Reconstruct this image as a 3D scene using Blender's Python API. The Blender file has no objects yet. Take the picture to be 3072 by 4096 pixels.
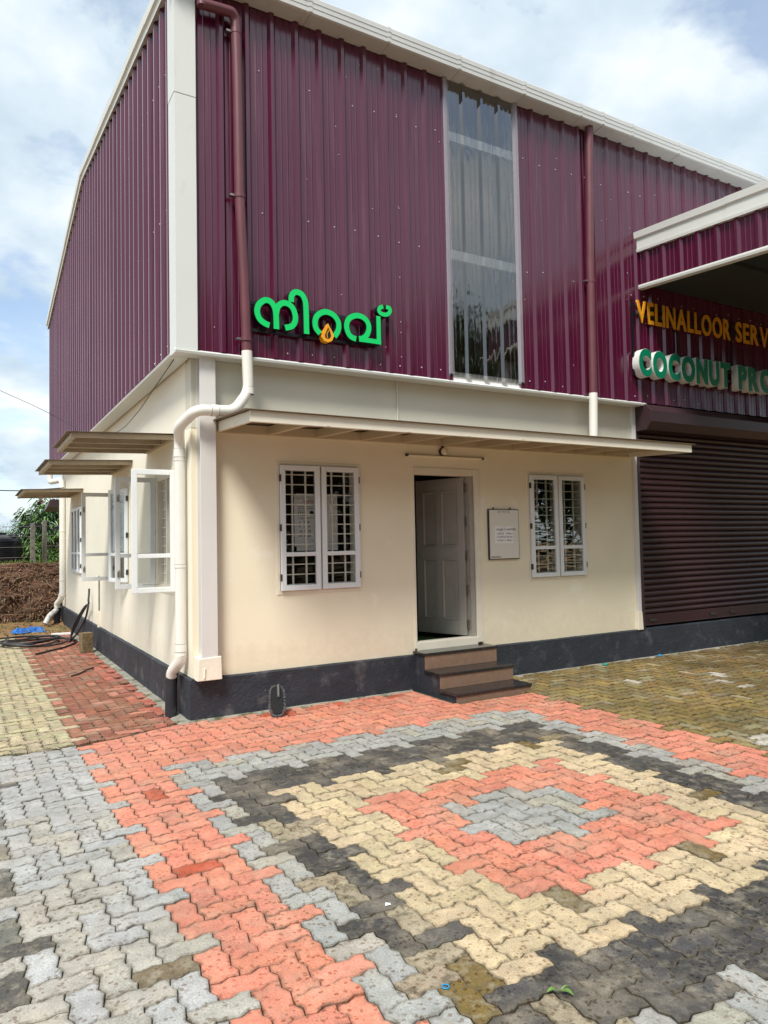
import bpy, math, random
from mathutils import Vector, Matrix
random.seed(7)
SC = bpy.context.scene
COL = SC.collection
PI = math.pi

# ------------------------------------------------------------------ camera
CAMLOC = Vector((-1.9432, -7.1699, 1.7114))
CR = Vector((0.865207, -0.501039, -0.019408))
CU = Vector((-0.004581, -0.046603, 0.998903))
CF = Vector((0.501394, 0.864169, 0.042616))
cd = bpy.data.cameras.new('camera')
cam = bpy.data.objects.new('camera', cd)
COL.objects.link(cam)
cd.sensor_fit = 'HORIZONTAL'; cd.sensor_width = 36.0
cd.lens = 36.0 * 2882.77 / 3072.0
cd.clip_end = 2000.0
m3 = Matrix((CR, CU, -CF)).transposed()
cam.matrix_world = Matrix.Translation(CAMLOC) @ m3.to_4x4()
SC.camera = cam

def in_view(p, margin=0.0):
    d = Vector(p) - CAMLOC
    z = d.dot(CF)
    if z < 0.1: return None
    u = d.dot(CR) / z * 2882.77 / 1536.0
    v = d.dot(CU) / z * 2882.77 / 2048.0
    if abs(u) > 1 + margin or abs(v) > 1 + margin: return None
    return z

# ------------------------------------------------------------------ world, sun, exposure
SUN_AZ = Vector((-0.62, -0.62, 0)); SUN_EL = math.radians(56)
w = bpy.data.worlds.new('World'); SC.world = w; w.use_nodes = True
nt = w.node_tree; nt.nodes.clear()
def N(tree, t, **kw):
    n = tree.nodes.new(t)
    for k, v in kw.items():
        if k.startswith('i_'):
            n.inputs[k[2:].replace('_', ' ')].default_value = v
        else: setattr(n, k, v)
    return n
out = N(nt, 'ShaderNodeOutputWorld')
sky = N(nt, 'ShaderNodeTexSky'); sky.sky_type = 'NISHITA'; sky.sun_disc = False
sky.sun_elevation = SUN_EL; sky.sun_rotation = math.atan2(SUN_AZ.x, SUN_AZ.y)
bg1 = N(nt, 'ShaderNodeBackground'); bg1.inputs[1].default_value = 0.12
nt.links.new(sky.outputs[0], bg1.inputs[0])
tc = N(nt, 'ShaderNodeTexCoord')
sep = N(nt, 'ShaderNodeSeparateXYZ'); nt.links.new(tc.outputs['Generated'], sep.inputs[0])
ad = N(nt, 'ShaderNodeMath', operation='ADD'); nt.links.new(sep.outputs[2], ad.inputs[0]); ad.inputs[1].default_value = 0.35
dv = N(nt, 'ShaderNodeVectorMath', operation='DIVIDE')
cmb = N(nt, 'ShaderNodeCombineXYZ')
for i in range(3): nt.links.new(ad.outputs[0], cmb.inputs[i])
nt.links.new(tc.outputs['Generated'], dv.inputs[0]); nt.links.new(cmb.outputs[0], dv.inputs[1])
mp = N(nt, 'ShaderNodeMapping'); mp.inputs['Location'].default_value = (12.4, 6.6, 3.3)
nt.links.new(dv.outputs[0], mp.inputs[0])
cn = N(nt, 'ShaderNodeTexNoise'); cn.inputs['Scale'].default_value = 2.6; cn.inputs['Detail'].default_value = 9; cn.inputs['Roughness'].default_value = 0.56
cn.inputs['Distortion'].default_value = 0.25
nt.links.new(mp.outputs[0], cn.inputs['Vector'])
cr = N(nt, 'ShaderNodeValToRGB'); cr.color_ramp.elements[0].position = 0.37; cr.color_ramp.elements[1].position = 0.455
cr.color_ramp.elements[0].color = (0.34, 0.34, 0.34, 1)
nt.links.new(cn.outputs['Fac'], cr.inputs[0])
cn2 = N(nt, 'ShaderNodeTexNoise'); cn2.inputs['Scale'].default_value = 3.4; cn2.inputs['Detail'].default_value = 7; cn2.inputs['Roughness'].default_value = 0.55
nt.links.new(mp.outputs[0], cn2.inputs['Vector'])
cr2 = N(nt, 'ShaderNodeValToRGB')
cr2.color_ramp.elements[0].position = 0.30; cr2.color_ramp.elements[0].color = (0.47, 0.59, 0.69, 1)
cr2.color_ramp.elements[1].position = 0.66; cr2.color_ramp.elements[1].color = (0.90, 0.93, 0.95, 1)
e = cr2.color_ramp.elements.new(0.48); e.color = (0.64, 0.74, 0.82, 1)
nt.links.new(cn2.outputs['Fac'], cr2.inputs[0])
bg2 = N(nt, 'ShaderNodeBackground'); bg2.inputs[1].default_value = 0.66
nt.links.new(cr2.outputs[0], bg2.inputs[0])
mx = N(nt, 'ShaderNodeMixShader')
nt.links.new(cr.outputs[0], mx.inputs[0]); nt.links.new(bg1.outputs[0], mx.inputs[1]); nt.links.new(bg2.outputs[0], mx.inputs[2])
nt.links.new(mx.outputs[0], out.inputs[0])

sl = bpy.data.lights.new('sun', 'SUN'); sl.energy = 2.6; sl.angle = math.radians(16); sl.color = (1.0, 0.95, 0.87)
sun = bpy.data.objects.new('sun', sl); COL.objects.link(sun)
sd = Vector((SUN_AZ.normalized().x * math.cos(SUN_EL), SUN_AZ.normalized().y * math.cos(SUN_EL), math.sin(SUN_EL)))
sun.rotation_euler = (-sd).to_track_quat('-Z', 'Y').to_euler()
sun.location = (-6, -8, 14)
vs = SC.view_settings
vs.view_transform = 'Standard'; vs.look = 'None'; vs.exposure = 0.88; vs.gamma = 1.0; vs.use_curve_mapping = False
try:
    SC.cycles.use_denoising = True
    SC.cycles.max_bounces = 8; SC.cycles.transparent_max_bounces = 16
except Exception: pass

# ------------------------------------------------------------------ materials
MATS = {}
def pmat(name, col, rough=0.6, metal=0.0, spec=0.5, noise=None, bump=None, dirt=None, coat=0.0, splash=None):
    """noise=(scale,amount) colour mottling; bump=(scale,strength); dirt=(scale,lo,hi,colour) blotches; streak=(colour,amount) vertical runs"""
    m = bpy.data.materials.new(name); m.use_nodes = True
    t = m.node_tree; b = t.nodes['Principled BSDF']
    b.inputs['Roughness'].default_value = rough; b.inputs['Metallic'].default_value = metal
    b.inputs['Specular IOR Level'].default_value = spec
    b.inputs['Coat Weight'].default_value = coat; b.inputs['Coat Roughness'].default_value = 0.08
    g = N(t, 'ShaderNodeNewGeometry')
    src = None
    rgb = N(t, 'ShaderNodeRGB'); rgb.outputs[0].default_value = (*col, 1); src = rgb.outputs[0]
    if noise:
        n = N(t, 'ShaderNodeTexNoise'); n.inputs['Scale'].default_value = noise[0]; n.inputs['Detail'].default_value = 6
        t.links.new(g.outputs['Position'], n.inputs['Vector'])
        mr = N(t, 'ShaderNodeMapRange'); mr.inputs['From Min'].default_value = .25; mr.inputs['From Max'].default_value = .75
        mr.inputs['To Min'].default_value = 1 - noise[1]; mr.inputs['To Max'].default_value = 1 + noise[1]
        t.links.new(n.outputs['Fac'], mr.inputs[0])
        mm = N(t, 'ShaderNodeVectorMath', operation='SCALE'); t.links.new(src, mm.inputs[0]); t.links.new(mr.outputs[0], mm.inputs['Scale'])
        src = mm.outputs[0]
    if dirt:
        dl = dirt if isinstance(dirt, list) else [dirt]
        for ds in dl:
            n = N(t, 'ShaderNodeTexNoise'); n.inputs['Scale'].default_value = ds[0]; n.inputs['Detail'].default_value = 8; n.inputs['Roughness'].default_value = .62
            if len(ds) > 4:
                mpn = N(t, 'ShaderNodeMapping'); mpn.inputs['Scale'].default_value = ds[4]
                t.links.new(g.outputs['Position'], mpn.inputs[0]); t.links.new(mpn.outputs[0], n.inputs['Vector'])
            else: t.links.new(g.outputs['Position'], n.inputs['Vector'])
            mr = N(t, 'ShaderNodeMapRange'); mr.inputs['From Min'].default_value = ds[1]; mr.inputs['From Max'].default_value = ds[2]
            t.links.new(n.outputs['Fac'], mr.inputs[0])
            mi = N(t, 'ShaderNodeMix', data_type='RGBA'); t.links.new(mr.outputs[0], mi.inputs['Factor'])
            t.links.new(src, mi.inputs['A']); mi.inputs['B'].default_value = (*ds[3], 1); src = mi.outputs['Result']
    if splash:   # mud thrown up by rain above the plinth: (z where it ends, colour, amount)
        sp = N(t, 'ShaderNodeSeparateXYZ'); t.links.new(g.outputs['Position'], sp.inputs[0])
        n = N(t, 'ShaderNodeTexNoise'); n.inputs['Scale'].default_value = 9; n.inputs['Detail'].default_value = 8; n.inputs['Roughness'].default_value = .7
        t.links.new(g.outputs['Position'], n.inputs['Vector'])
        a_ = N(t, 'ShaderNodeMapRange'); a_.inputs[1].default_value = .38; a_.inputs[2].default_value = splash[0]; a_.inputs[3].default_value = .62; a_.inputs[4].default_value = .0
        t.links.new(sp.outputs[2], a_.inputs[0])
        s_ = N(t, 'ShaderNodeMath', operation='ADD'); t.links.new(a_.outputs[0], s_.inputs[0]); t.links.new(n.outputs['Fac'], s_.inputs[1])
        r_ = N(t, 'ShaderNodeMapRange'); r_.inputs[1].default_value = .72; r_.inputs[2].default_value = 1.05; r_.inputs[4].default_value = splash[2]
        t.links.new(s_.outputs[0], r_.inputs[0])
        mi = N(t, 'ShaderNodeMix', data_type='RGBA'); t.links.new(r_.outputs[0], mi.inputs['Factor']); t.links.new(src, mi.inputs['A']); mi.inputs['B'].default_value = (*splash[1], 1); src = mi.outputs['Result']
    t.links.new(src, b.inputs['Base Color'])
    if bump:
        n = N(t, 'ShaderNodeTexNoise'); n.inputs['Scale'].default_value = bump[0]; n.inputs['Detail'].default_value = 5
        if len(bump) > 2:
            mpn = N(t, 'ShaderNodeMapping'); mpn.inputs['Scale'].default_value = bump[2]
            t.links.new(g.outputs['Position'], mpn.inputs[0]); t.links.new(mpn.outputs[0], n.inputs['Vector'])
        else: t.links.new(g.outputs['Position'], n.inputs['Vector'])
        bp = N(t, 'ShaderNodeBump'); bp.inputs['Strength'].default_value = bump[1]; bp.inputs['Distance'].default_value = 0.01
        t.links.new(n.outputs['Fac'], bp.inputs['Height']); t.links.new(bp.outputs[0], b.inputs['Normal'])
    MATS[name] = m
    return m

def glass_mat(name, tint, rough=0.0, refl=1.0, bump=None):
    m = bpy.data.materials.new(name); m.use_nodes = True; t = m.node_tree; t.nodes.clear()
    o = N(t, 'ShaderNodeOutputMaterial'); tr = N(t, 'ShaderNodeBsdfTransparent'); tr.inputs[0].default_value = (*tint, 1)
    gl = N(t, 'ShaderNodeBsdfGlossy'); gl.inputs['Roughness'].default_value = rough
    fr = N(t, 'ShaderNodeFresnel'); fr.inputs[0].default_value = 1.5
    mu = N(t, 'ShaderNodeMath', operation='MULTIPLY'); mu.use_clamp = True; mu.inputs[1].default_value = refl
    t.links.new(fr.outputs[0], mu.inputs[0])
    mi = N(t, 'ShaderNodeMixShader'); t.links.new(mu.outputs[0], mi.inputs[0]); t.links.new(tr.outputs[0], mi.inputs[1]); t.links.new(gl.outputs[0], mi.inputs[2])
    if bump:
        g = N(t, 'ShaderNodeNewGeometry'); mpn = N(t, 'ShaderNodeMapping'); mpn.inputs['Scale'].default_value = bump[2]
        n = N(t, 'ShaderNodeTexNoise'); n.inputs['Scale'].default_value = bump[0]; n.inputs['Detail'].default_value = 2; n.inputs['Distortion'].default_value = 1.0
        t.links.new(g.outputs['Position'], mpn.inputs[0]); t.links.new(mpn.outputs[0], n.inputs['Vector'])
        bp = N(t, 'ShaderNodeBump'); bp.inputs['Strength'].default_value = bump[1]; bp.inputs['Distance'].default_value = .01
        t.links.new(n.outputs['Fac'], bp.inputs['Height']); t.links.new(bp.outputs[0], gl.inputs['Normal']); t.links.new(bp.outputs[0], fr.inputs['Normal'])
    t.links.new(mi.outputs[0], o.inputs[0]); MATS[name] = m
    return m

pmat('cream', (0.82, 0.755, 0.585), .75, splash=(.95, (.60, .52, .37), .35), noise=(1.3, .05), bump=(60, .12),
     dirt=[(1.6, .60, .68, (.86, .82, .70)), (5.0, .66, .85, (.66, .58, .41))])
pmat('side_cream', (0.83, 0.79, 0.67), .75, splash=(.95, (.64, .57, .43), .35), noise=(1.1, .04), bump=(60, .12), dirt=[(3.0, .62, .85, (.66, .60, .47), (1, 1, .25))])
pmat('board', (0.62, 0.605, 0.51), .6, noise=(.9, .05), dirt=[(2.0, .6, .9, (.50, .47, .36), (1, 1, .3))])
pmat('plinth', (0.022, 0.028, 0.039), .62, splash=(.1, (.12, .105, .085), .0), noise=(3, .25), bump=(38, .8),
     dirt=[(4.5, .55, .80, (.12, .12, .13)), (16, .66, .78, (.24, .24, .25))])
pmat('column', (0.66, 0.65, 0.63), .5, noise=(2, .05), dirt=[(4, .62, .85, (.52, .48, .38), (1, 1, .4))])
pmat('flash', (0.66, 0.69, 0.665), .38, noise=(1.5, .03), dirt=[(3, .62, .9, (.50, .49, .42), (1, 1, .3))])
pmat('gutter', (0.55, 0.56, 0.55), .4, noise=(2, .05), dirt=[(2.5, .58, .85, (.36, .34, .30), (2, 1, 1))])
pmat('clad', (0.076, 0.0045, 0.027), .20, spec=.80, noise=(.7, .07), dirt=[(5.0, .54, .95, (.15, .055, .085), (3, 3, .14))], bump=(2.0, .13, (2.2, 2.2, .30)))
pmat('maroon_pipe', (0.13, 0.040, 0.052), .42, noise=(6, .12), dirt=[(7, .6, .85, (.20, .10, .10), (1, 1, .3))])
pmat('pvc', (0.76, 0.755, 0.70), .35, noise=(3, .04), dirt=[(5, .58, .9, (.60, .57, .44), (1, 1, .25))])
pmat('black_pipe', (0.020, 0.023, 0.030), .4, noise=(8, .2), dirt=[(9, .62, .8, (.10, .10, .10))])
pmat('sash', (0.74, 0.78, 0.80), .35, noise=(4, .03))
pmat('winframe', (0.70, 0.66, 0.56), .5, noise=(4, .06), dirt=[(8, .6, .9, (.45, .42, .35))])
pmat('grille', (0.80, 0.77, 0.68), .5)
pmat('surround', (0.77, 0.72, 0.60), .75, noise=(5, .06), bump=(60, .15))
pmat('door', (0.34, 0.325, 0.29), .42, noise=(5, .07), dirt=[(6, .58, .85, (.26, .24, .20), (1, 1, .35))])
pmat('steel', (0.35, 0.33, 0.30), .35, metal=.9)
pmat('dark_metal', (0.03, 0.028, 0.026), .45)
pmat('granite', (0.018, 0.018, 0.019), .16, noise=(30, .3), dirt=[(9, .56, .8, (.075, .065, .055), (1, 2.5, 1))])
pmat('riser', (0.205, 0.130, 0.090), .38, noise=(25, .12), dirt=[(10, .6, .9, (.28, .2, .15))])
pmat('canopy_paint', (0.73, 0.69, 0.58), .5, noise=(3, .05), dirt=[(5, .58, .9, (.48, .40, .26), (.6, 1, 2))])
pmat('canopy_under', (0.52, 0.44, 0.29), .6, noise=(3, .08), dirt=[(6, .60, .8, (.26, .20, .11))])  # warm light bounced off the cream wall is put into this colour
pmat('awning_bar', (0.40, 0.33, 0.23), .55, noise=(5, .10), dirt=[(7, .58, .85, (.20, .15, .09))])
pmat('awning_sheet', (0.16, 0.12, 0.085), .5, noise=(4, .15), dirt=[(9, .6, .85, (.07, .05, .03))])
pmat('shutter', (0.030, 0.010, 0.012), .38, noise=(3, .10), dirt=[(14, .66, .85, (.11, .07, .07), (1, 1, 3))])
pmat('hood', (0.042, 0.022, 0.027), .4, noise=(2, .10))
pmat('porch_ceiling', (0.022, 0.032, 0.034), .5, noise=(2, .1))
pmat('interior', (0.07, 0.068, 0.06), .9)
pmat('turf', (0.03, 0.085, 0.015), .9, noise=(60, .4), bump=(200, 1.0))
pmat('sign_green', (0.0, 0.62, 0.14), .35)
pmat('sign_orange', (0.82, 0.36, 0.01), .35)
pmat('sign_dark', (0.008, 0.009, 0.012), .4)
pmat('letter_white', (0.74, 0.74, 0.71), .4, noise=(4, .05))
pmat('letter_green', (0.0, 0.19, 0.10), .3)
pmat('letter_amber', (0.70, 0.30, 0.012), .35)
pmat('girt_white', (0.88, 0.88, 0.87), .5)
pmat('white_board', (0.74, 0.725, 0.67), .35)
pmat('paper', (0.84, 0.84, 0.86), .7)
pmat('ink', (0.02, 0.02, 0.025), .6)
pmat('ink_teal', (0.02, 0.12, 0.13), .6)
pmat('ink_red', (0.45, 0.09, 0.09), .6)
pmat('ink_green', (0.12, 0.32, 0.16), .6)
pmat('rubber', (0.014, 0.014, 0.016), .5, noise=(20, .2))
pmat('mop_plate', (0.008, 0.009, 0.010), .75, spec=.2)
pmat('fringe', (0.075, 0.078, 0.082), .95, noise=(60, .4))
pmat('cable', (0.020, 0.020, 0.022), .5, noise=(12, .25), dirt=[(20, .6, .8, (.10, .09, .07))])
pmat('block', (0.17, 0.125, 0.065), .95, noise=(18, .35), bump=(70, 1.0), dirt=[(12, .55, .75, (.06, .05, .025))])
pmat('tarp', (0.015, 0.13, 0.45), .5, noise=(9, .2))
pmat('tank', (0.010, 0.012, 0.016), .35, noise=(4, .2))
pmat('post', (0.17, 0.165, 0.14), .9, noise=(9, .25), bump=(40, .6), dirt=[(10, .55, .75, (.10, .11, .07))])
pmat('soil', (0.22, 0.125, 0.055), .95, noise=(3, .25), bump=(22, 1.0), dirt=[(2.2, .50, .66, (.12, .115, .035)), (9, .58, .72, (.09, .05, .025)), (25, .62, .72, (.34, .24, .13))])
pmat('bank', (0.085, 0.040, 0.022), .95, noise=(7, .35), bump=(26, 1.0), dirt=[(6, .50, .68, (.05, .028, .016)), (20, .60, .72, (.24, .14, .085)), (2, .6, .75, (.17, .065, .03))])
pmat('root', (0.24, 0.15, 0.095), .9, noise=(20, .3))
pmat('bark', (0.10, 0.075, 0.05), .9, noise=(8, .3), bump=(30, .8))
pmat('leaf', (0.055, 0.135, 0.026), .5, noise=(5, .45))
pmat('leaf_light', (0.11, 0.22, 0.04), .45, noise=(5, .4))
pmat('leaf_dark', (0.030, 0.075, 0.020), .55, noise=(3, .4))
pmat('grass', (0.10, 0.16, 0.03), .8, noise=(8, .4))
pmat('litter', (0.20, 0.115, 0.05), .9, noise=(14, .5))
pmat('bed', (0.060, 0.055, 0.042), .95, noise=(10, .4), bump=(60, .8), dirt=[(5, .52, .66, (.045, .055, .018)), (9, .62, .75, (.20, .18, .14))])
pmat('cement', (0.26, 0.25, 0.21), .95, noise=(8, .25), bump=(50, .7), dirt=[(6, .50, .64, (.07, .075, .03))])
pmat('blue_plastic', (0.02, 0.25, 0.50), .35)
pmat('teal_plastic', (0.01, 0.30, 0.24), .35)
pmat('cam_white', (0.62, 0.58, 0.52), .4)
pmat('bulb', (0.74, 0.68, 0.52), .4)
pmat('silver', (0.45, 0.45, 0.44), .4, noise=(20, .5))
pmat('screw', (0.62, 0.60, 0.60), .35)
glass_mat('glass', (.965, .975, .975), 0.0, .48)
glass_mat('clear_sheet', (.96, .97, .97), 0.03, 4.8, bump=(4.0, .30, (1.6, 1.0, .40)))

def paver_mat(name, attr, rough=.62, cheq=False, moss=0.0, grime=.80):
    m = bpy.data.materials.new(name); m.use_nodes = True; t = m.node_tree; b = t.nodes['Principled BSDF']
    b.inputs['Specular IOR Level'].default_value = .35
    g = N(t, 'ShaderNodeNewGeometry'); pos = g.outputs['Position']
    if attr:
        a = N(t, 'ShaderNodeAttribute', attribute_name='pcol'); colr, alp = a.outputs['Color'], a.outputs['Alpha']
    else:
        a = N(t, 'ShaderNodeObjectInfo'); colr, alp = a.outputs['Color'], a.outputs['Alpha']
    ed = N(t, 'ShaderNodeAttribute', attribute_name='edge').outputs['Fac']
    def noise(sc, det=5, rgh=.55):
        n = N(t, 'ShaderNodeTexNoise'); n.inputs['Scale'].default_value = sc; n.inputs['Detail'].default_value = det; n.inputs['Roughness'].default_value = rgh
        t.links.new(pos, n.inputs['Vector']); return n.outputs['Fac']
    def mr(x, a0, a1, b0, b1):
        r = N(t, 'ShaderNodeMapRange'); r.inputs[1].default_value = a0; r.inputs[2].default_value = a1; r.inputs[3].default_value = b0; r.inputs[4].default_value = b1
        t.links.new(x, r.inputs[0]); return r.outputs[0]
    def mul(x, y):
        r = N(t, 'ShaderNodeMath', operation='MULTIPLY')
        for i, q in enumerate((x, y)):
            if isinstance(q, (int, float)): r.inputs[i].default_value = q
            else: t.links.new(q, r.inputs[i])
        return r.outputs[0]
    def mixc(f, A, B):
        mi = N(t, 'ShaderNodeMix', data_type='RGBA'); t.links.new(f, mi.inputs['Factor'])
        for k, q in (('A', A), ('B', B)):
            if isinstance(q, tuple): mi.inputs[k].default_value = (*q, 1)
            else: t.links.new(q, mi.inputs[k])
        return mi.outputs['Result']
    def scale(c, f):
        v = N(t, 'ShaderNodeVectorMath', operation='SCALE'); t.links.new(c, v.inputs[0]); t.links.new(f, v.inputs['Scale']); return v.outputs[0]
    c = mixc(mul(mr(noise(2.6, 7, .6), .48, .64, 0, 1), mr(alp, -.3, .5, .12, .42)), colr, (.40, .345, .255))
    c = scale(c, mr(noise(8, 7, .62), .3, .7, .76, 1.20))
    c = scale(c, mr(noise(130, 4, .7), .3, .7, .66, 1.30))
    # worn cream patches where the colour layer has rubbed off, driven by the dirt value
    c = mixc(mul(mr(noise(14, 6, .65), .50, .62, 0, 1), mul(alp, .60)), c, (.095, .080, .052))
    # dried sand and rubbed patches
    c = mixc(mul(mr(noise(12, 8, .68), .50, .66, 0, 1), mr(alp, 0, .6, .16, .60)), c, (.33, .295, .225))
    # grime creeping in from the joints
    c = mixc(mul(mul(ed, mr(noise(20, 5), .36, .66, .12, 1.0)), grime), c, (.075, .062, .038) if not moss else (.030, .024, .010))
    # splashes: drops of water dried into small dark spots
    vo = N(t, 'ShaderNodeTexVoronoi'); vo.inputs['Scale'].default_value = 34; vo.inputs['Randomness'].default_value = 1.0
    t.links.new(pos, vo.inputs['Vector'])
    nd = N(t, 'ShaderNodeMath', operation='ADD'); t.links.new(vo.outputs['Distance'], nd.inputs[0]); t.links.new(mr(noise(70, 3), .3, .7, -.16, .16), nd.inputs[1])
    spot = mr(nd.outputs[0], .26, .33, 1, 0)
    sepc = N(t, 'ShaderNodeSeparateColor'); t.links.new(vo.outputs['Color'], sepc.inputs[0])
    spot = mul(spot, mr(sepc.outputs[0], .16, .26, 0, 1))
    spot = mul(spot, mr(noise(2.2, 3), .34, .54, .25, 1))
    dk = N(t, 'ShaderNodeVectorMath', operation='MULTIPLY'); t.links.new(c, dk.inputs[0]); dk.inputs[1].default_value = (.55, .45, .39)
    c = mixc(mul(spot, .85), c, dk.outputs[0])
    if moss:
        c = mixc(mul(mr(noise(1.3, 6), .42, .62, 0, 1), moss), c, (.055, .048, .014))
    c = scale(c, mr(noise(1.15, 5, .6), .32, .68, .84, 1.08))
    t.links.new(c, b.inputs['Base Color'])
    r = N(t, 'ShaderNodeMath', operation='SUBTRACT'); r.inputs[0].default_value = rough; t.links.new(mul(spot, .22), r.inputs[1])
    t.links.new(r.outputs[0], b.inputs['Roughness'])
    hgt = noise(150, 4)
    if cheq:
        ws = []
        for ang in (.62, 2.52):
            mpn = N(t, 'ShaderNodeMapping'); mpn.inputs['Rotation'].default_value = (0, 0, ang); t.links.new(pos, mpn.inputs[0])
            wv = N(t, 'ShaderNodeTexWave'); wv.inputs['Scale'].default_value = 11; wv.inputs['Distortion'].default_value = 0; t.links.new(mpn.outputs[0], wv.inputs[0]); ws.append(wv.outputs['Fac'])
        mxn = N(t, 'ShaderNodeMath', operation='MULTIPLY'); t.links.new(ws[0], mxn.inputs[0]); t.links.new(ws[1], mxn.inputs[1])
        ad2 = N(t, 'ShaderNodeMath', operation='MULTIPLY_ADD'); t.links.new(mxn.outputs[0], ad2.inputs[0]); ad2.inputs[1].default_value = 1.6; t.links.new(hgt, ad2.inputs[2])
        hgt = ad2.outputs[0]
    bp = N(t, 'ShaderNodeBump'); bp.inputs['Strength'].default_value = .75 if cheq else .5; bp.inputs['Distance'].default_value = .006 if cheq else .004
    t.links.new(hgt, bp.inputs['Height']); t.links.new(bp.outputs[0], b.inputs['Normal'])
    MATS[name] = m
paver_mat('paver_one', False); paver_mat('paver_many', True)
paver_mat('yard_one', False, .5, moss=.45, grime=.95); paver_mat('yard_many', True, .5, moss=.45, grime=.95)
paver_mat('side_one', False, .6, True, grime=.8); paver_mat('side_many', True, .6, True, grime=.8)

# ------------------------------------------------------------------ mesh helpers
class MB:
    def __init__(s): s.v = []; s.f = []; s.m = []; s.mats = []
    def mi(s, mat):
        if mat not in s.mats: s.mats.append(mat)
        return s.mats.index(mat)
    def add(s, vs, fs, mat):
        b = len(s.v); s.v += [tuple(p) for p in vs]; k = s.mi(mat)
        for f in fs: s.f.append([b + i for i in f]); s.m.append(k)
        return s
    def hexa(s, p, mat):
        return s.add(p, [(0, 3, 2, 1), (4, 5, 6, 7), (0, 1, 5, 4), (1, 2, 6, 5), (2, 3, 7, 6), (3, 0, 4, 7)], mat)
    def box(s, x0, x1, y0, y1, z0, z1, mat):
        return s.hexa([(x0, y0, z0), (x1, y0, z0), (x1, y1, z0), (x0, y1, z0), (x0, y0, z1), (x1, y0, z1), (x1, y1, z1), (x0, y1, z1)], mat)
    def boxT(s, T, a0, a1, b0, b1, c0, c1, mat):
        q = [(a0, b0, c0), (a1, b0, c0), (a1, b1, c0), (a0, b1, c0), (a0, b0, c1), (a1, b0, c1), (a1, b1, c1), (a0, b1, c1)]
        return s.hexa([T(*p) for p in q], mat)
    def prism(s, pts, f0, f1, mat):
        n = len(pts); vs = [f0(*p) for p in pts] + [f1(*p) for p in pts]
        fs = [tuple(range(n))[::-1], tuple(range(n, 2 * n))] + [(i, (i + 1) % n, n + (i + 1) % n, n + i) for i in range(n)]
        return s.add(vs, fs, mat)
    def tube(s, path, r, mat, n=10, cap=True):
        P = [Vector(p) for p in path]; rs = r if isinstance(r, (list, tuple)) else [r] * len(P)
        vs = []; up = None
        for i, p in enumerate(P):
            t = (P[min(i + 1, len(P) - 1)] - P[max(i - 1, 0)]).normalized()
            if up is None:
                up = Vector((0, 0, 1)) if abs(t.z) < .9 else Vector((1, 0, 0))
            a = t.cross(up)
            if a.length < 1e-4: a = t.cross(Vector((0, 1, .3)))
            a.normalize(); b = a.cross(t).normalized(); up = b
            for k in range(n):
                th = 2 * PI * k / n; vs.append(p + (a * math.cos(th) + b * math.sin(th)) * rs[i])
        fs = []
        for i in range(len(P) - 1):
            for k in range(n):
                fs.append((i * n + k, i * n + (k + 1) % n, (i + 1) * n + (k + 1) % n, (i + 1) * n + k))
        if cap: fs += [tuple(range(n))[::-1], tuple((len(P) - 1) * n + k for k in range(n))]
        return s.add(vs, fs, mat)
    def lathe(s, prof, c, mat, n=24):
        vs = []; fs = []
        for r, z in prof:
            for k in range(n):
                th = 2 * PI * k / n; vs.append((c[0] + r * math.cos(th), c[1] + r * math.sin(th), c[2] + z))
        for i in range(len(prof) - 1):
            for k in range(n): fs.append((i * n + k, i * n + (k + 1) % n, (i + 1) * n + (k + 1) % n, (i + 1) * n + k))
        fs += [tuple(range(n))[::-1], tuple((len(prof) - 1) * n + k for k in range(n))]
        return s.add(vs, fs, mat)
    def build(s, name, parent=None, smooth=False, bevel=0, fix=True):
        me = bpy.data.meshes.new(name); me.from_pydata(s.v, [], s.f); me.update()
        for m in s.mats: me.materials.append(MATS[m])
        if len(s.mats) > 1: me.polygons.foreach_set('material_index', s.m)
        if fix:
            import bmesh
            bm = bmesh.new(); bm.from_mesh(me); bmesh.ops.recalc_face_normals(bm, faces=bm.faces); bm.to_mesh(me); bm.free()
        if smooth:
            me.polygons.foreach_set('use_smooth', [True] * len(me.polygons))
            try: me.set_sharp_from_angle(angle=math.radians(38))
            except Exception: pass
        o = bpy.data.objects.new(name, me); COL.objects.link(o)
        if bevel:
            b = o.modifiers.new('bevel', 'BEVEL'); b.width = bevel; b.segments = 2; b.limit_method = 'ANGLE'; b.angle_limit = math.radians(40)
        if parent: adopt(o, parent)
        return o
WORLDM = {}
def adopt(o, p):
    o.parent = p; o.matrix_parent_inverse = Matrix.Translation(-WORLDM.get(p.name, Vector((0, 0, 0))))
def empty(name, loc=(0, 0, 0), parent=None):
    o = bpy.data.objects.new(name, None); COL.objects.link(o); o.empty_display_size = .1
    o.location = loc
    if parent: adopt(o, parent)
    WORLDM[o.name] = Vector(loc)
    return o
def tag(o, label=None, cat=None, group=None, kind=None):
    if label: o['label'] = label
    if cat: o['category'] = cat
    if group: o['group'] = group
    if kind: o['kind'] = kind
    return o
def smoothpath(pts, n=6):
    P = [Vector(p) for p in pts]; out_ = []
    for i in range(len(P) - 1):
        p0 = P[max(i - 1, 0)]; p1 = P[i]; p2 = P[i + 1]; p3 = P[min(i + 2, len(P) - 1)]
        for k in range(n):
            t = k / n
            out_.append(.5 * ((2 * p1) + (-p0 + p2) * t + (2 * p0 - 5 * p1 + 4 * p2 - p3) * t * t + (-p0 + 3 * p1 - 3 * p2 + p3) * t ** 3))
    out_.append(P[-1]); return out_
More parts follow.
